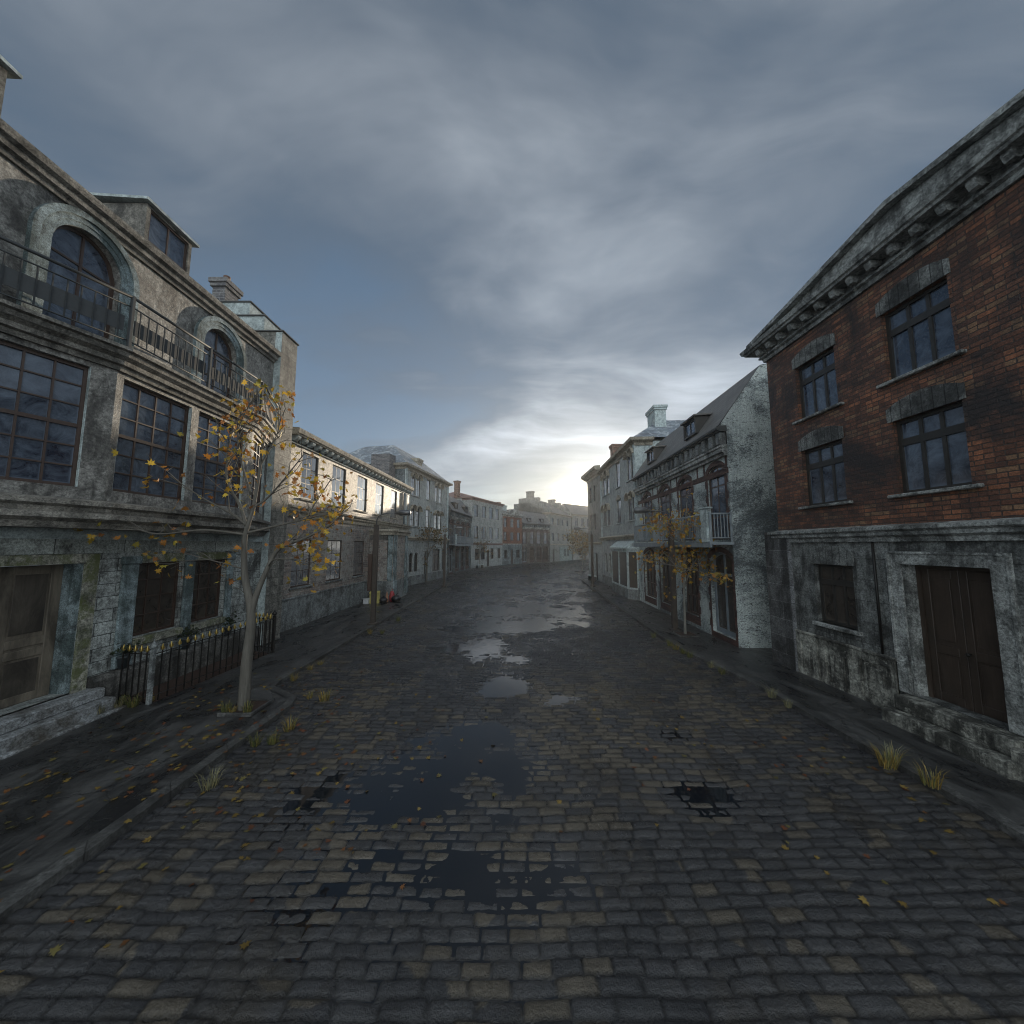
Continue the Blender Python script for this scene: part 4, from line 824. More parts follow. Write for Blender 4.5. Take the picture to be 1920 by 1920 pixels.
def road_height(X, Y):
    wx = X + .05 * (fbm(X * 2.2, Y * 2.2, 3, 20) - .47); wy = Y + .07 * (fbm(X * 1.4 + 9, Y * 1.4, 3, 30) - .47)
    rh = .122; row = np.floor(wy / rh); fy = wy / rh - row
    bw = .23 + .1 * h2(row, row * 0, 3); sx = wx / bw + h2(row, row * 0 + 5, 4) * 7; cx = np.floor(sx); fx = sx - cx
    r1, r2, r3, r4 = h2(cx, row, 1), h2(cx, row, 2), h2(cx, row, 8), h2(cx, row, 9)
    ex = np.minimum(fx, 1 - fx) * bw; ey = np.minimum(fy, 1 - fy) * rh; e = np.minimum(ex, ey) + .006 * (fbm(X * 30, Y * 30, 2, 7) - .4)
    dome = np.clip(e / .024, 0, 1); dome = dome * dome * (3 - 2 * dome)
    big = .030 * (fbm(X * .55, Y * .5, 4, 11) - .47) * 2 + np.clip((Y - 9) / 8, 0, 1) * (.042 * (fbm(X * .7 + 5, Y * .42, 4, 71) - .47) * 2 + .055 * (fbm(X * 1.7 + 1, Y * 1.15, 3, 81) - .44) * 2) + .014 * (fbm(X * 1.8, Y * 1.8, 3, 13) - .47) * 2
    p = 0
    for (px, py, sx_, sy_, a) in PUD: p = np.maximum(p, a * np.exp(-(((X - px) / sx_) ** 2 + ((Y - py) / sy_) ** 2) * .9))
    p = p * np.clip(.25 + 1.6 * fbm(X * 1.9 + 2, Y * 1.8, 4, 61), .3, 1.5)
    for (px, py, sx_, sy_) in ISL: p = p * (1 - np.exp(-(((X - px) / sx_) ** 2 + ((Y - py) / sy_) ** 2) * 1.2))
    far = np.clip((Y - 16) / 14, 0, 1); far9 = np.clip((Y - 9) / 7, 0, 1)
    z = .031 - .008 * far9 + big * (1 + .25 * far) - .066 * p - .010 * far - .017 * far9 * np.exp(-((X - .6 - .02 * np.clip(Y - 18, 0, 60)) / 2.4) ** 2) + .006 * np.abs(X) * np.clip((20 - Y) / 10, 0, 1) * .6
    rough_ = .009 * (fbm(X * 11, Y * 11, 3, 17) - .47) + .022 * (fbm(X * 24, Y * 24, 2, 18) - .4) * np.clip((np.abs(X - .9 ) - 1.1) / 1.7, 0.5, 1)
    z = z + (r1 - .5) * (.013 + .014 * np.maximum(np.clip((np.abs(X - .9) - 1.1) / 1.7, 0, 1), far9)) + ((r3 - .5) * (fx - .5) + (r4 - .5) * (fy - .5)) * .018 + dome * .024 - .017 + rough_
    return z, r2, dome, np.exp(-((z - .002) / .0075) ** 2)
def grid(name, xs, ys):
    X, Y = np.meshgrid(xs, ys); Z, r2, dome, wet = road_height(X, Y); nx, ny = len(xs), len(ys)
    tan = (fbm(X * .7 + 4, Y * .5, 3, 41) + .35 * np.exp(-((X - 1.1) / 1.6) ** 2 - ((Y - 6.2) / 2.2) ** 2))
    k = ((r2 < .58 * np.clip((tan - .36) * 2.6, 0, 1)).astype(float))
    base = np.stack([.024 + .03 * r2, .025 + .029 * r2, .028 + .028 * r2], -1); tn = np.stack([.082 + .055 * r2, .07 + .047 * r2, .053 + .034 * r2], -1)
    C = base * (1 - k[..., None]) + tn * k[..., None]; C = C * (.16 + .84 * dome[..., None]) * (.75 + .5 * fbm(X * 14, Y * 14, 3, 50))[..., None]
    me = bpy.data.meshes.new(name); co = np.stack([X, Y, Z], -1).reshape(-1, 3)
    i = np.arange(nx * ny).reshape(ny, nx); q = np.stack([i[:-1, :-1], i[:-1, 1:], i[1:, 1:], i[1:, :-1]], -1).reshape(-1, 4)
    me.vertices.add(len(co)); me.vertices.foreach_set('co', co.astype(np.float32).ravel()); me.loops.add(q.size); me.loops.foreach_set('vertex_index', q.astype(np.int32).ravel())
    me.polygons.add(len(q)); me.polygons.foreach_set('loop_start', np.arange(0, q.size, 4, dtype=np.int32)); me.polygons.foreach_set('use_smooth', np.ones(len(q), bool))
    me.update(calc_edges=True)
    at = me.color_attributes.new('tint', 'FLOAT_COLOR', 'POINT'); at.data.foreach_set('color', np.concatenate([C.reshape(-1, 3), wet.reshape(-1, 1)], 1).astype(np.float32).ravel())
    me.materials.append(M['setts']); o = bpy.data.objects.new(name, me); col.objects.link(o); return tag(o, kind='structure')
def settmat():
    t = NT('wet_granite_setts'); vc_ = t.n('VertexColor', layer_name='tint'); a = vc_.outputs[0]; o = t.obj(False)
    n = t.noise(o, 45, 4, .7); n2 = t.noise(o, 6, 5, .7)
    c = t.mix(t.math('MULTIPLY', t.ramp(n, .4, .7), .45), a, (.02, .02, .02))
    c = t.mix(t.math('MULTIPLY', t.ramp(t.noise(t.mapping(o, (1, .5, 1)), 1.2, 6, .7), .5, .66), .5), c, (.028, .022, .013))
    return t.done(c, t.math('MULTIPLY', t.math('ADD', t.math('MULTIPLY', t.ramp(t.noise(t.mapping(o, (.9, .55, 1)), 1.3, 6, .7, .4), .46, .58, (1, 1, 1, 1), (0, 0, 0, 1)), .3), t.math('ADD', .07, t.math('MULTIPLY', n2, .3))), t.math('SUBTRACT', 1.0, t.math('MULTIPLY', vc_.outputs[1], .85))), t.math('ADD', n, n2), .9, .02, spec=t.math('ADD', .45, t.math('MULTIPLY', vc_.outputs[1], .4)))
M['setts'] = settmat()
grid('road', np.arange(-5.7, 5.75, .021), np.concatenate([np.arange(-3, 1.6, .05), np.arange(1.6, 8, .02), np.arange(8, 14.01, .03)]))
grid('road_beyond', np.arange(-6.0, 7.6, .045), np.arange(14.0, 44.01, .07))
grid('road_far', np.arange(-8, 40.1, .16), np.arange(44.0, 100.01, .2))
t = NT('puddle_water'); o_ = t.obj(False)
wy_ = t.n('SeparateXYZ', {0: o_}).outputs[1]; rp_ = t.n('MapRange', {0: wy_, 1: 10.0, 2: 22.0, 3: .02, 4: 1.0}).outputs[0]
t.done((.006, .008, .011), .03, t.math('MULTIPLY', t.noise(t.mapping(o_, (1, 1.6, 1)), 5.0, 3, .6), rp_), 1.0, .03, spec=.5, IOR=1.42)
m = MB(); m.quad((-6, -3, 0), (40, -3, 0), (40, 100, 0), (-6, 100, 0)); tag(m.build('puddle_water', t.m), kind='structure')
m = MB(); m.quad((-7.84, 7.35, .13), (-7.06, 7.25, .13), (-6.95, 10.45, .13), (-7.84, 10.75, .13)); tag(m.build('soil_bed', M['soil']), kind='structure')

# ================================================================== street furniture
# spear railing round the front bed
fp = [Vector((-7.8, 7.3, .13)), Vector((-7.1, 7.2, .13)), Vector((-6.95, 10.55, .13)), Vector((-7.75, 10.75, .13))]
fence = thing('iron_fence', 'black iron fence with gilded spear tips round the soil bed of the grey stone house', 'fence', tuple(fp[1]))
loc0 = fp[1]
m = MB()
for a, b in zip(fp, fp[1:]):
    for z in (.12, .93): m.tube([a - loc0 + Vector((0, 0, z)), b - loc0 + Vector((0, 0, z))], .011, 5)
m.build('rail', M['black_iron'], fence)
pb = MB(); pb.box(-.009, .009, -.009, .009, .0, .97); pme = pb.mesh('picket', M['black_iron'])
fb = MB(); fb.lathe([(.008, .96), (.026, .99), (.018, 1.02), (.02, 1.035), (.006, 1.09), (.001, 1.1)], n=8); fb.box(-.036, .036, -.006, .006, .99, 1.005); fb.box(-.038, -.026, -.006, .006, 1.0, 1.04); fb.box(.026, .038, -.006, .006, 1.0, 1.04); fme = fb.mesh('spear_tip', M['gold'])
for a, b, n in ((fp[0], fp[1], 5), (fp[1], fp[2], 19), (fp[2], fp[3], 6)):
    for k in range(1 if a is not fp[0] else 0, n):
        p = a + (b - a) * (k / n) - loc0
        o = bpy.data.objects.new('picket', pme); col.objects.link(o); o.parent = fence; o.location = p
        q = bpy.data.objects.new('spear_tip', fme); col.objects.link(q); q.parent = o
for p in (fp[1], fp[2]):
    m = MB(); m.bbox(-.035, .035, -.035, .035, -.02, 1.03, .006); m.lathe([(.02, 1.03), (.06, 1.07), (.065, 1.1), (.03, 1.15), (.012, 1.18), (.004, 1.22)], n=10); m.build('post', M['greyplinth'] if p is fp[1] else M['black_iron'], fence, p - loc0)
# lamps
def lamp(label, x, y, sgn):
    r = thing('street_lamp', label, 'street lamp', (x, y, .12), 0, 'street lamps along the road')
    m = MB(); m.bbox(-.085, .085, -.085, .085, 0, 3.92, .012); m.build('post', M['rust'], r)
    m = MB(); m.bbox(-.17, .17, -.17, .17, -.01, .07, .02); m.build('base', M['rust'], r)
    m = MB(); m.tube([(0, 0, 3.9), (.01 * sgn, 0, 4.1), (.06 * sgn, 0, 4.24), (.18 * sgn, 0, 4.33), (.42 * sgn, 0, 4.375), (.85 * sgn, 0, 4.38)], [.03, .025, .022, .022, .022, .025], 8); m.build('arm', M['lampgrey'], r)
    m = MB(); m.tube([(.72 * sgn, 0, 4.385), (.86 * sgn, 0, 4.39), (.95 * sgn, 0, 4.4), (1.3 * sgn, 0, 4.4), (1.36 * sgn, 0, 4.39)], [.035, .07, .12, .125, .075], 12); h = m.build('lamp_head', M['lampgrey'], r)
    m = MB(); m.tube([(.97 * sgn, 0, 4.36), (1.28 * sgn, 0, 4.36)], [.09, .09], 10); m.build('lens', M['lens'], h)
    return r
lA = lamp('rusty square street lamp with a pole-shadow panel on its post, before the faded brick building', -5.47, 14.2, 1)
m = MB(); m.bbox(-.24, -.087, -.12, .12, 1.3, 2.75, .01); m.build('shadow_panel', M['frame_brown'], lA)  # dark box standing in for what is likely another pole's shadow
lamp('slim street lamp on the left kerb in front of the tall arched window house', -5.1, 26.8, 1)
lamp('rusty street lamp standing beside the yellow tree before the white brick house', 5.95, 13.2, -1)
lamp('thin street lamp at the right kerb where the street bends', 6.15, 27.2, -1)

# ------------------------------------------------------------------ trees
def leaf(mb, p, size, rr, cols, flat=False):
    n = Vector((rr.gauss(0, 1), rr.gauss(0, 1), rr.gauss(0, .8) + (6 if flat else .6))).normalized(); u = n.orthogonal().normalized(); u = (Matrix.Rotation(rr.uniform(0, 6.28), 3, n) @ u); w = n.cross(u)
    ang = [(-90, .12), (-60, .55), (-35, .42), (-10, .9), (20, .5), (50, .95), (70, .55), (90, 1.15), (110, .55), (130, .95), (160, .5), (190, .9), (215, .42), (240, .55)]
    cu = rr.uniform(-.25, .35) * (.4 if flat else 1); pts = []
    for a, r in ang:
        x, y = math.cos(R(a)) * r * size * .5, math.sin(R(a)) * r * size * .5
        pts.append(p + u * x + w * y + n * (cu * (x * x + y * y) / size * 2))
    c = rr.choice(cols); k = rr.uniform(.65, 1.25); c = tuple(min(1, q * k) for q in c) + (1,)
    b = len(mb.v); mb.v += [tuple(q) for q in pts] + [tuple(p)]
    for i in range(len(pts)): mb.f.append([b + len(pts), b + i, b + (i + 1) % len(pts)]); mb.sm.append(False); mb.c.append(c)
AUT = [(.42, .24, .03), (.36, .17, .025), (.45, .30, .04), (.30, .24, .04), (.38, .13, .03), (.25, .10, .03)]
def bezpts(pts, n=5):
    P = [Vector(p) for p in pts]; out = []
    for i in range(len(P) - 1):
        p0, p1, p2, p3 = P[max(i - 1, 0)], P[i], P[i + 1], P[min(i + 2, len(P) - 1)]
        for k in range(n):
            t = k / n; out.append(.5 * ((2 * p1) + (p2 - p0) * t + (2 * p0 - 5 * p1 + 4 * p2 - p3) * t * t + (3 * p1 - p0 - 3 * p2 + p3) * t ** 3))
    return out + [P[-1]]
def tree(label, loc, limbs, nleaf, lsize, seed, bark='bark', twl=(.35, .9), cols=AUT, group=None, tw_n=7, start=.35, spread=.16):
    rr = random.Random(seed); r = thing('maple_tree', label, 'tree', loc, 0, group); m = MB(); tips = []
    for (pts, r0, r1, wgt) in limbs:
        P = bezpts(pts); n = len(P); m.tube(P, [r0 + (r1 - r0) * (i / (n - 1)) ** .8 for i in range(n)], 8 if r0 > .03 else 5)
        if wgt <= 0: continue
        nt = max(1, int(tw_n * wgt))
        for k in range(nt):
            f = start + (1 - start) * (k + rr.random()) / nt; i = min(n - 2, int(f * (n - 1))); p = P[i]; d = (P[i + 1] - P[i]).normalized()
            v = (d + Vector((rr.gauss(0, .75), rr.gauss(0, .75), rr.gauss(.1, .45)))).normalized(); L = rr.uniform(*twl) * (1.15 - .5 * f)
            q1 = p + v * L * .5 + Vector((rr.gauss(0, .04), rr.gauss(0, .04), .02)); q2 = p + v * L + Vector((rr.gauss(0, .06), rr.gauss(0, .06), rr.gauss(0, .06)))
            m.tube([p, q1, q2], [.011, .007, .004], 4, cap=False)
            for j in range(2):
                a = q1 if j == 0 else q1.lerp(q2, .5); s_ = a + (v + Vector((rr.gauss(0, .7), rr.gauss(0, .7), rr.gauss(0, .5)))).normalized() * L * .4; m.tube([a, s_], [.005, .003], 3, cap=False); tips.append((s_, wgt))
            tips.append((q2, wgt)); tips.append((q1.lerp(q2, .6), wgt))
    m.build('trunk', M[bark], r); mb = MB()
    for k in range(nleaf):
        p, w = rr.choice(tips); q = Vector(p) + Vector((rr.gauss(0, spread), rr.gauss(0, spread), rr.gauss(-.02, spread * .7))); leaf(mb, q, lsize * rr.uniform(.6, 1.2), rr, cols)
    mb.build('crown', M['leaf'], r); return r
T0 = (-5.02, 6.9, .12)
def tl(*ps): return [(x + 5.16, y, z - .12) for (x, y, z) in ps]
limbsL = [
    (tl((-5.16, 0, .08), (-5.16, 0, 1.0), (-5.13, .0, 1.6), (-5.16, 0, 2.05), (-5.3, .02, 2.5), (-5.34, .0, 2.85), (-5.36, 0, 3.4), (-5.28, .05, 3.95), (-5.24, .1, 4.7), (-5.2, .1, 5.4)), .105, .02, .7),
    (tl((-5.15, 0, 1.85), (-5.08, .02, 2.25), (-4.9, .05, 2.8), (-4.72, .08, 3.15), (-4.3, .2, 3.36), (-3.9, .3, 3.6), (-3.62, .35, 3.9)), .065, .014, 2.3),
    (tl((-5.34, 0, 3.45), (-4.9, .2, 3.6), (-4.3, .35, 3.78), (-3.9, .5, 3.95)), .03, .01, 1.3),
    (tl((-5.3, .05, 3.95), (-5.05, .1, 4.15), (-4.6, -.1, 4.5), (-4.2, -.15, 5.0)), .028, .009, 1.1),
    (tl((-5.36, 0, 3.6), (-5.55, .05, 4.0), (-5.8, .0, 4.5), (-5.9, .1, 5.1), (-5.85, .1, 5.75)), .035, .009, 2.6),
    (tl((-5.36, 0, 3.62), (-5.7, .0, 3.85), (-6.2, -.1, 4.15), (-6.75, -.2, 4.55)), .028, .008, .7),
    (tl((-5.3, 0, 4.2), (-5.45, -.1, 4.8), (-5.5, -.2, 5.4), (-5.3, -.2, 6.0)), .025, .008, 2.2),
    (tl((-5.36, 0, 3.42), (-6.0, -.2, 3.5), (-6.7, -.35, 3.42), (-7.2, -.45, 3.55), (-7.9, -.6, 3.62)), .026, .007, .9),
    (tl((-5.34, 0, 2.75), (-5.8, .1, 2.85), (-6.3, .2, 2.95), (-6.9, .25, 3.1)), .018, .006, .8),
    (tl((-5.24, .1, 4.8), (-5.0, .2, 5.5), (-4.95, .2, 6.1)), .018, .006, 1.3),
    (tl((-4.9, .05, 2.8), (-4.6, -.2, 2.95), (-4.1, -.3, 2.95), (-3.7, -.35, 2.85)), .018, .006, 1.1),
    (tl((-4.72, .08, 3.15), (-4.5, .3, 3.5), (-4.3, .5, 4.1), (-4.0, .6, 4.7)), .022, .007, 1.3)]
tree('young maple with pale forked trunk and sparse orange leaves before the grey stone house', T0, limbsL, 620, .155, 3, cols=[(.45, .28, .03), (.42, .24, .03), (.46, .32, .04), (.33, .27, .04), (.40, .17, .03), (.3, .12, .03)])
def small_limbs(rr, h=1.9, top=4.7, w=1.6, n=9, r0=.07):
    L = [([(0, 0, 0), (.02, 0, h * .5), (.05, .03, h), (.15, .05, (h + top) / 2), (.3, .05, top)], r0, .012, 1.0), ([(.03, .02, h * .85), (.35, 0, h + .5), (.8, .1, h + 1.0), (1.1 * w * .7, .15, h + 1.4)], r0 * .6, .01, 1.2)]
    for k in range(n):
        a = rr.uniform(0, 6.28); z = h + (top - h) * rr.random() * .65; l = w * rr.uniform(.55, 1.1); dx, dy = math.cos(a) * l, math.sin(a) * l
        L.append(([(.06, .03, z), (dx * .4, dy * .4, z + .15), (dx, dy, z + rr.uniform(-.25, .8))], .02, .006, 1.0))
    return L
tree('slim tree of yellow leaves in the pavement before the white brick house balcony', (5.98, 12.5, .12), small_limbs(random.Random(5), 1.85, 4.65, 1.75, 10, .055), 950, .15, 11, 'bark_pale', cols=[(.45, .27, .03), (.42, .22, .03), (.38, .16, .03), (.36, .27, .05)], tw_n=6)
BR = [(.20, .13, .035), (.13, .09, .03), (.19, .10, .03), (.11, .095, .04)]
tree('thin brownish tree in front of the tall arched window house', (-7.2, 30.0, .12), small_limbs(random.Random(6), 2.3, 6.0, 1.9, 14, .09), 560, .21, 12, 'bark', cols=BR, tw_n=6, start=.2)
tree('small tree before the pale house with the red roof', (-4.6, 49.6, .12), small_limbs(random.Random(7), 2.0, 5.2, 1.6, 12, .08), 480, .23, 13, 'bark', cols=BR, tw_n=6)
tree('hazy orange tree beside the far bend, nearer the lamp', (8.6, 43.5, .12), small_limbs(random.Random(8), 1.8, 6.2, 2.3, 16, .09), 1000, .24, 14, 'bark_pale', cols=BR + [(.34, .2, .04)], tw_n=7, spread=.25)
tree('low pale branched tree in front of the hazy end house', (12.4, 60.5, .12), small_limbs(random.Random(9), 1.5, 6.0, 3.0, 18, .1), 900, .27, 15, 'bark_pale', cols=BR, tw_n=8, spread=.3)
# planters round the trees
def planter(label, x, y, w):
    r = thing('tree_frame', label, 'planter', (x, y, .12)); h = w / 2
    for (a, b, c, d) in ((-h, h, -h, -h + .05), (-h, h, h - .05, h), (-h, -h + .05, -h + .05, h - .05), (h - .05, h, -h + .05, h - .05)):
        m = MB(); m.bbox(a, b, c, d, 0, .07, .008); m.build('board', M['kerb'], r)
    m = MB(); m.quad((-h + .05, -h + .05, .045), (h - .05, -h + .05, .045), (h - .05, h - .05, .045), (-h + .05, h - .05, .045)); m.build('soil', M['soil'], r); return r
planter('low square stone frame round the trunk of the forked maple', -5.02, 6.98, .62)
planter('flat square frame at the foot of the slim yellow tree', 5.98, 12.5, .7)

# ------------------------------------------------------------------ grass tufts
def tuft_mesh(seed, cols):
    rr = random.Random(seed); m = MB()
    for k in range(70):
        a = rr.uniform(0, 6.28); d = rr.random() ** .5 * .06; p = Vector((math.cos(a) * d, math.sin(a) * d, 0)); L = rr.uniform(.09, .22); an = a + rr.gauss(0, .6); le = rr.uniform(.1, .75)
        q = p + Vector((math.cos(an) * L * le * .45, math.sin(an) * L * le * .45, L * .65)); t_ = p + Vector((math.cos(an) * L * le * 1.1, math.sin(an) * L * le * 1.1, L * rr.uniform(.75, 1.0)))
        s_ = Vector((-math.sin(an), math.cos(an), 0)) * .0035; c = rr.choice(cols); kk = rr.uniform(.6, 1.3); c = tuple(x * kk for x in c) + (1,)
        m.add([p - s_, p + s_, q + s_ * .8, q - s_ * .8], [(0, 1, 2, 3)], c=c); m.add([q - s_ * .8, q + s_ * .8, t_], [(0, 1, 2)], c=c)
    return m.mesh('grass_tuft', M['grass'])
YEL = [(.34, .24, .06), (.40, .27, .07), (.26, .22, .08), (.2, .2, .07)]; PALE = [(.26, .25, .15), (.22, .22, .13), (.3, .26, .13)]; GRN = [(.14, .15, .05), (.24, .2, .06), (.1, .12, .04)]
tm = {'y': tuft_mesh(1, YEL), 'p': tuft_mesh(2, PALE), 'g': tuft_mesh(3, GRN)}
tufts = [
 (-7.66, 5.95, 1.0, 'y', 'bright yellow grass tuft at the left end of the grey stone steps'), (-7.72, 6.3, .9, 'p', 'pale grass tuft second from the left along the grey stone steps'), (-7.6, 6.52, 1.0, 'y', 'yellow grass tuft where the grey stone steps meet the pavement, third along'),
 (-7.55, 6.74, 1.15, 'p', 'tall pale grass tuft near the right end of the grey stone steps'), (-7.5, 7.0, .9, 'p', 'pale grass tuft between the stone steps and the iron fence'), (-7.55, 7.12, .95, 'g', 'greenish grass tuft under the short side of the iron fence'), (-7.3, 7.1, 1.15, 'g', 'large green and yellow tuft left of the fence corner post'), (-7.16, 7.3, .7, 'y', 'small yellow tuft behind the fence corner post'),
 (-5.24, 6.76, 1.0, 'g', 'green grass tuft left of the forked maple trunk in its frame'), (-5.1, 6.74, .6, 'y', 'small yellow tuft in front of the forked maple trunk'), (-4.84, 6.76, 1.0, 'g', 'green grass tuft right of the forked maple trunk in its frame'),
 (-4.1, 5.95, 1.0, 'g', 'dark green tuft at the left kerb, nearer of the close pair below the maple'), (-3.86, 6.0, 1.0, 'g', 'dark green tuft in the setts, right of the close pair below the maple'), (-3.84, 6.4, 1.1, 'y', 'tall yellow tuft in the setts right of the maple'), (-3.98, 4.95, 1.2, 'p', 'wispy pale tuft in the setts nearest the lower left corner'),
 (-5.12, 8.6, 1.0, 'y', 'yellow tuft at the kerb just past the pavement corner by the maple'), (-5.1, 9.7, .8, 'y', 'small yellow tuft at the left kerb, farther of a pair beyond the maple'), (-5.14, 9.3, .8, 'y', 'small yellow tuft at the left kerb, nearer of a pair beyond the maple'), (-3.85, 7.55, 1.2, 'y', 'wide yellow tuft among the setts in the left of the road'), (-4.2, 7.65, .8, 'y', 'small yellow tuft among the setts between kerb and wide tuft'),
 (-5.15, 13.1, 1.0, 'y', 'yellow tuft at the foot of the lamp with the shadow panel'), (-4.7, 13.1, .9, 'g', 'green tuft in the setts right of the lamp with the shadow panel'), (-4.8, 15.2, 1.2, 'g', 'round green tuft at the left kerb beyond the lamp with the shadow panel'),
 (4.92, 12.6, 1.0, 'g', 'farthest green tuft along the right kerb'), (5.0, 11.5, 1.1, 'g', 'green tuft on the right kerb, second from the far end'), (5.0, 11.1, 1.1, 'y', 'yellowish tuft on the right kerb, third from the far end'), (5.02, 10.7, 1.0, 'g', 'green tuft at the right kerb below the balcony pillar'), (5.05, 10.35, 1.1, 'g', 'wide green tuft at the right kerb before the white gable'),
 (5.18, 9.5, 1.0, 'p', 'pale tuft at the right kerb level with the pier of the red brick house'), (5.2, 9.05, 1.0, 'g', 'green tuft at the right kerb just past the pier of the red brick house'), (5.3, 7.5, 1.0, 'p', 'pale tuft on the right kerb opposite the ground floor window'), (5.28, 7.05, .8, 'p', 'small pale tuft on the right kerb between window and door'), (5.24, 5.22, 1.25, 'y', 'big yellow tuft at the right kerb opposite the brown double door'), (5.4, 5.32, 1.2, 'p', 'pale tuft behind the big yellow one at the right kerb'), (5.4, 4.85, 1.2, 'y', 'nearest yellow tuft at the right kerb')]
for i, (x, y, s_, k, lab) in enumerate(tufts):
    o = bpy.data.objects.new('grass_tuft', tm[k]); col.objects.link(o)
    onp = x < -5.4 or (x < -4.4 and y < 7) ; z = .12 if onp else (.125 if x > 5.2 and y < 9.6 else .02)
    o.location = (x, y, z + (.04 if -5.3 < x < -4.7 and y < 7 else 0)); o.rotation_euler.z = i * 1.3; o.scale = (s_ * 1.1,) * 3; tag(o, lab, 'grass tuft', 'grass tufts along kerbs and steps')
# ------------------------------------------------------------------ fallen leaves
mb = MB(); rr = random.Random(21)
GL = [(.24, .16, .04), (.20, .09, .035), (.17, .145, .05), (.26, .18, .05), (.16, .06, .03)]
for k in range(620):
    if k < 400: x, y = rr.gauss(-5.2, 1.25), rr.gauss(6.3, 1.6)
    elif k < 520: x, y = rr.gauss(-2.6, 1.2), rr.gauss(5.6, 1.3)
    else: x, y = rr.uniform(1.5, 5.4), rr.uniform(3.4, 8.5)
    if y < 2.2 or x < -7.0 or x > 6.3: continue
    kx = -4.46 if y < 7.3 else -5.5
    z = .129 if x < kx or x > 5.63 else float(road_height(np.array([x]), np.array([y]))[0][0]) + .012
    if kx <= x < kx + .3: z = .135
    leaf(mb, Vector((x, y, max(z, .006))), rr.uniform(.06, .115), rr, GL, True)
tag(mb.build('fallen_leaves', M['leaf']), kind='stuff')

# ------------------------------------------------------------------ small things
def bag(name, label, x, y, s, mat, sq=.8, seed=0):
    rr = random.Random(seed); m = MB(); n, k = 10, 7; vs = []; fs = []
    for j in range(k):
        f = j / (k - 1); z = s * sq * (1 - math.cos(math.pi * f)) / 2 * 1.0; rad = s * .55 * math.sin(math.pi * min(.97, f * .86 + .1)) + .015
        for i in range(n): a = 6.283 * i / n; q = rad * rr.uniform(.82, 1.12); vs.append((q * math.cos(a), q * math.sin(a), max(0, z)))
    for j in range(k - 1):
        for i in range(n): fs.append((j * n + i, j * n + (i + 1) % n, (j + 1) * n + (i + 1) % n, (j + 1) * n + i))
    fs += [tuple(range(n - 1, -1, -1)), tuple(range((k - 1) * n, k * n))]
    m.add(vs, fs, True); m.tube([(0, 0, s * sq - .02), (.02, .01, s * sq + .05), (.05, .0, s * sq + .1)], [.03, .02, .045], 6)
    r = m.build(name, mat, None, (x, y, .12)); return tag(r, label, 'rubbish')
M['bagblack'] = plain('black_plastic', (.012, .013, .016), .3, 0, .2, 6, .3); M['bagred'] = plain('red_plastic', (.3, .03, .035), .4, 0, .3, 8); M['carton'] = plain('yellow_card', (.42, .36, .11), .7, 0, .4, 6); M['orange'] = plain('dull_orange', (.33, .16, .09), .6); M['white'] = plain('white_paint', (.55, .56, .56), .5)
bag('rubbish_bag', 'black rubbish bag left of the yellow carton by the faded brick wall', -7.75, 19.3, .5, M['bagblack'], .6, 1)
bag('rubbish_bag', 'black rubbish bag at the right end of the heap by the projecting corner', -6.35, 19.7, .5, M['bagblack'], .75, 2)
b_ = bag('red_bag', 'slim red bag standing in the heap by the faded brick wall', -6.62, 19.75, .5, M['bagred'], 1.4, 3); b_.scale = (.5, .5, .85)
bag('rubbish_bag', 'squat black bag behind the lamp post in the heap', -7.0, 19.5, .42, M['bagblack'], .7, 4)
r = thing('carton', 'yellow cardboard carton with open flaps by the faded brick wall', 'box', (-7.4, 19.35, .12), .25)
m = MB()
for q in ((-.25, .25, -.2, -.19), (-.25, .25, .19, .2), (-.25, -.24, -.19, .19), (.24, .25, -.19, .19), ): m.box(*q, 0, .62)
m.box(-.24, .24, -.19, .19, 0, .01); m.build('box_body', M['carton'], r)
m = MB(); m.add([(-.25, -.2, .62), (.25, -.2, .62), (.25, -.36, .55), (-.25, -.36, .55), (-.25, -.2, .627), (.25, -.2, .627), (.25, -.36, .557), (-.25, -.36, .557)], [(3, 2, 1, 0), (4, 5, 6, 7), (2, 3, 7, 6)]); m.build('flap', M['carton'], r)
m = MB(); m.lathe([(.0, 0), (.09, 0), (.1, .05), (.085, .1), (.06, .42), (.03, .5), (.03, .56), (.0, .56)], n=12); tag(m.build('orange_bottle', M['orange'], None, (-6.85, 19.62, .12)), 'dull orange bottle leaning in the heap beside the red bag', 'bottle')
m = MB(); m.bbox(-.14, .14, -.1, .1, 0, .3, .02); m.bbox(-.16, .16, -.12, .12, .26, .3, .01); tag(m.build('white_tub', M['white'], None, (-7.72, 19.0, .12)), 'small white tub in front of the yellow carton', 'tub')
def bench(label, x, y, rz):
    r = thing('bench', label, 'bench', (x, y, .12), rz); m = MB(); m.bbox(-.8, .8, -.22, .22, .4, .48, .015); m.build('seat', M['lead'], r)
    for s in (-.6, .6): m = MB(); m.bbox(s - .08, s + .08, -.18, .18, 0, .4, .015); m.build('leg', M['cap'], r)
bench('low pale bench before the pale house with the red roof', -4.4, 48.3, R(60)); bench('low pale bench by the wall of the corner house', 7.0, 31.2, R(92))
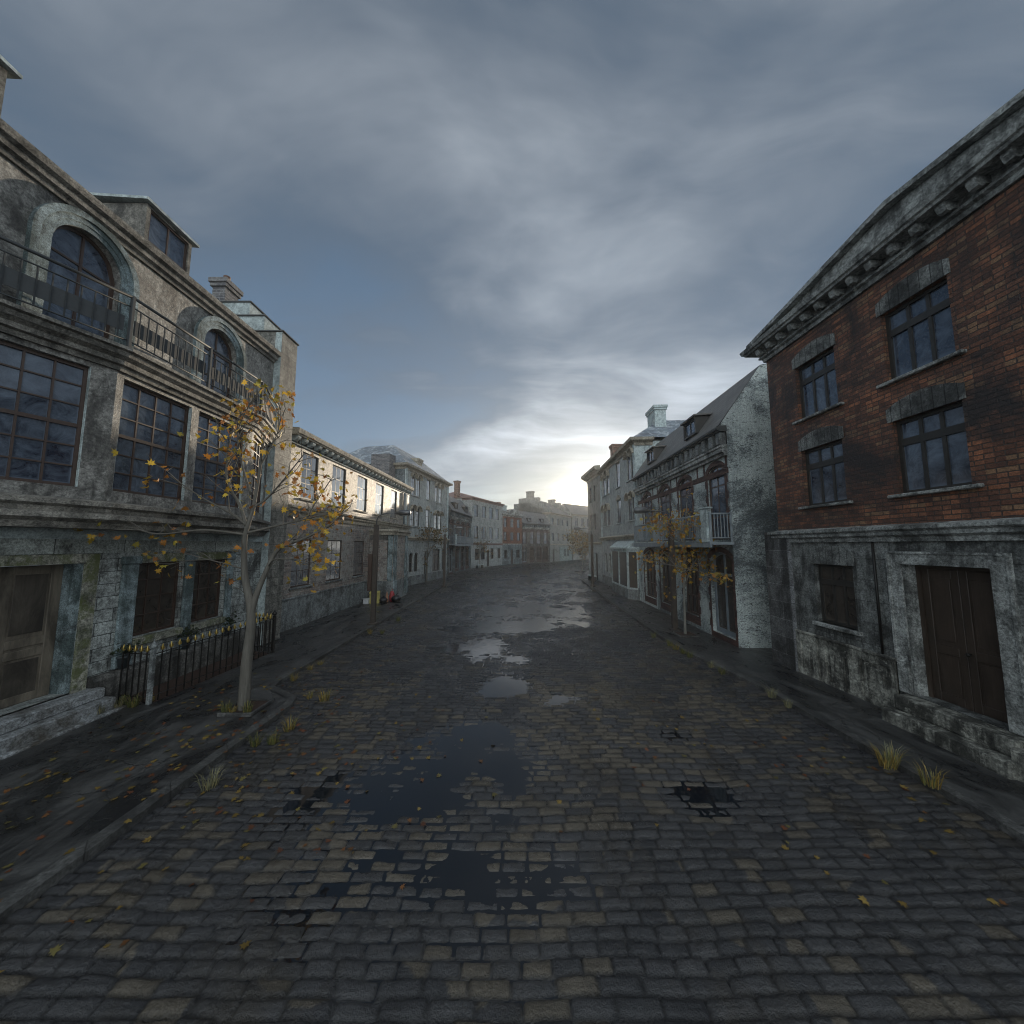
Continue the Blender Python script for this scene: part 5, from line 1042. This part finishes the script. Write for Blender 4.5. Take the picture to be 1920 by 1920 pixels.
def potplant(label, x, y, z, s, seed):
    r = thing('potted_plant', label, 'plant', (x, y, z), 0, 'potted plants under the pilasters'); m = MB(); m.lathe([(.05 * s, 0), (.075 * s, .14 * s), (.085 * s, .145 * s), (.085 * s, .17 * s), (.07 * s, .17 * s)], n=10); m.build('pot', M['pot'], r)
    rr = random.Random(seed); mb = MB()
    for k in range(90): leaf(mb, Vector((rr.gauss(0, .07 * s), rr.gauss(0, .06 * s), (.2 + abs(rr.gauss(0, .08))) * s)), .06 * s, rr, [(.03, .05, .025), (.04, .06, .03), (.02, .035, .02)])
    mb.build('foliage', M['leaf'], r)
for i, (yy, lab) in enumerate(((7.4, 'dark potted plant at the left pilaster above the plinth'), (8.78, 'dark potted plant between the two ground floor windows'), (10.03, 'dark potted plant at the right pilaster above the plinth'))): potplant(lab, -7.9, yy, .73, 1.5, i)

# ================================================================== camera, sun, sky
cam = bpy.data.cameras.new('camera'); co = bpy.data.objects.new('camera', cam); col.objects.link(co); sc.camera = co
co.location = (0, 0, 3.21); co.rotation_euler = (R(90) + math.atan(62.5 / 660), 0, 0); cam.sensor_width = 36; cam.sensor_fit = 'HORIZONTAL'; cam.lens = 36 * 660 / 1920; cam.clip_start = .05; cam.clip_end = 3000
AZ, EL = R(10.4), R(7.7)
sd = Vector((math.sin(AZ) * math.cos(EL), math.cos(AZ) * math.cos(EL), math.sin(EL)))
sl = bpy.data.lights.new('sun', 'SUN'); sl.energy = 3.6; sl.angle = R(.5); sl.color = (1.0, .84, .64); so_ = bpy.data.objects.new('sun', sl); col.objects.link(so_); so_.rotation_euler = (-sd).to_track_quat('-Z', 'Y').to_euler(); so_.location = (0, 0, 60)
w = bpy.data.worlds.new('World'); sc.world = w; w.use_nodes = True; nt = w.node_tree; nt.nodes.clear()
class WT(NT):
    def __init__(s, tree): s.t = tree
t = WT(nt); g = t.n('TexCoord').outputs['Generated']
sky = t.n('TexSky', sky_type='NISHITA', sun_disc=False, sun_elevation=EL, sun_rotation=AZ, altitude=100.0, air_density=1.0, dust_density=1.2, ozone_density=2.5)
q = t.n('SeparateXYZ', {0: g}); zc = t.math('MAXIMUM', q.outputs[2], 0.0); den = t.math('ADD', zc, .16)
pv = t.n('CombineXYZ', {0: t.math('DIVIDE', q.outputs[0], den), 1: t.math('DIVIDE', q.outputs[1], den), 2: 0.0}).outputs[0]
wv = t.n('VectorMath', {0: pv, 1: t.n('VectorMath', {0: t.n('VectorMath', {0: t.n('TexNoise', {'Vector': pv, 'Scale': .8, 'Detail': 3.0}).outputs[1], 1: (.5, .5, .5)}, operation='SUBTRACT').outputs[0], 3: .7}, operation='SCALE').outputs[0]}, operation='ADD').outputs[0]
cl = t.noise(t.mapping(wv, (.55, .50, 1), (11.2, 3.3, 0)), 1.0, 5, .5, .2); cl2 = t.noise(t.mapping(wv, (.8, 2.1, 1), (5.7, 9.4, 0)), 1.0, 6, .55, .2)
cf = t.math('ADD', t.math('MULTIPLY', cl, .62), t.math('MULTIPLY', cl2, .38))
cd = t.ramp(cf, .43, .64); cb = t.ramp(cf, .50, .66)
dt = t.math('MAXIMUM', t.n('VectorMath', {0: g, 1: tuple(sd)}, operation='DOT_PRODUCT').outputs['Value'], 0.0)
g1 = t.math('POWER', dt, 5.0); g2 = t.math('POWER', dt, 60.0); g3 = t.math('POWER', dt, 1100.0)
grad = t.mix(t.math('POWER', zc, .45), (.28, .37, .47), (.043, .082, .134))
skyc = t.n('VectorMath', {0: t.n('VectorMath', {0: sky.outputs[0], 1: (.016, .019, .022)}, operation='MULTIPLY').outputs[0], 1: t.n('VectorMath', {0: grad, 3: .72}, operation='SCALE').outputs[0]}, operation='ADD').outputs[0]
cloudv = t.n('VectorMath', {0: (.19, .213, .24), 3: t.math('ADD', t.math('MULTIPLY', t.math('ADD', .55, t.math('MULTIPLY', cb, 1.3)), t.math('ADD', .85, t.math('MULTIPLY', g1, .75))), t.math('MULTIPLY', g2, .2))}, operation='SCALE').outputs[0]
c = t.mix(t.math('MULTIPLY', cd, .9), skyc, cloudv)
hal = t.n('VectorMath', {0: (1.0, .82, .50), 3: t.math('ADD', t.math('MULTIPLY', t.math('MULTIPLY', g2, t.math('ADD', .4, cb)), .16), t.math('MULTIPLY', g3, 1.5))}, operation='SCALE').outputs[0]
c = t.n('VectorMath', {0: c, 1: hal}, operation='ADD').outputs[0]
# added glow low right of the sun, hidden by houses, lighting panes and facades
db_ = t.math('POWER', t.math('MAXIMUM', t.n('VectorMath', {0: g, 1: (math.sin(R(21)) * .995, math.cos(R(21)) * .995, .09)}, operation='DOT_PRODUCT').outputs['Value'], 0.0), 85.0)
c = t.n('VectorMath', {0: c, 1: t.n('VectorMath', {0: (.95, .92, .84), 3: t.math('MULTIPLY', db_, t.math('ADD', .4, t.math('MULTIPLY', cl2, 1.3)))}, operation='SCALE').outputs[0]}, operation='ADD').outputs[0]
# unseen sky behind the viewer, an added bright term to fill the walls
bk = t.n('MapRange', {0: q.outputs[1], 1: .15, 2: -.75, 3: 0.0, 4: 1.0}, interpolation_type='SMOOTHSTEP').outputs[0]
back_fill = t.n('VectorMath', {0: (.98, 1.08, 1.14), 3: t.math('ADD', .55, t.math('MULTIPLY', cl2, .9))}, operation='SCALE').outputs[0]
c = t.mix(bk, c, back_fill)
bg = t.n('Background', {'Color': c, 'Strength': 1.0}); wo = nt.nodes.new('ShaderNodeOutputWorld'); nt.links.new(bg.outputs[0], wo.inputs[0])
# thin evening air
hz = NT('air'); vol = hz.n('VolumePrincipled', {'Color': (.9, .92, .95, 1), 'Density': .0008, 'Anisotropy': .6}); hz.t.links.new(vol.outputs[0], hz.out.inputs['Volume'])
m = MB(); m.box(-70, 70, -25, 125, -1.2, 24); tag(m.build('haze', hz.m), kind='stuff')
sc.view_settings.view_transform = 'Standard'; sc.view_settings.look = 'None'; sc.view_settings.exposure = 0.45; sc.view_settings.gamma = 1
sc.cycles.use_denoising = True; sc.cycles.filter_width = 1.0; sc.cycles.max_bounces = 5; sc.cycles.diffuse_bounces = 2; sc.cycles.glossy_bounces = 3; sc.cycles.volume_bounces = 0; sc.cycles.transparent_max_bounces = 4; sc.cycles.sample_clamp_indirect = 4
sc.render.film_transparent = False
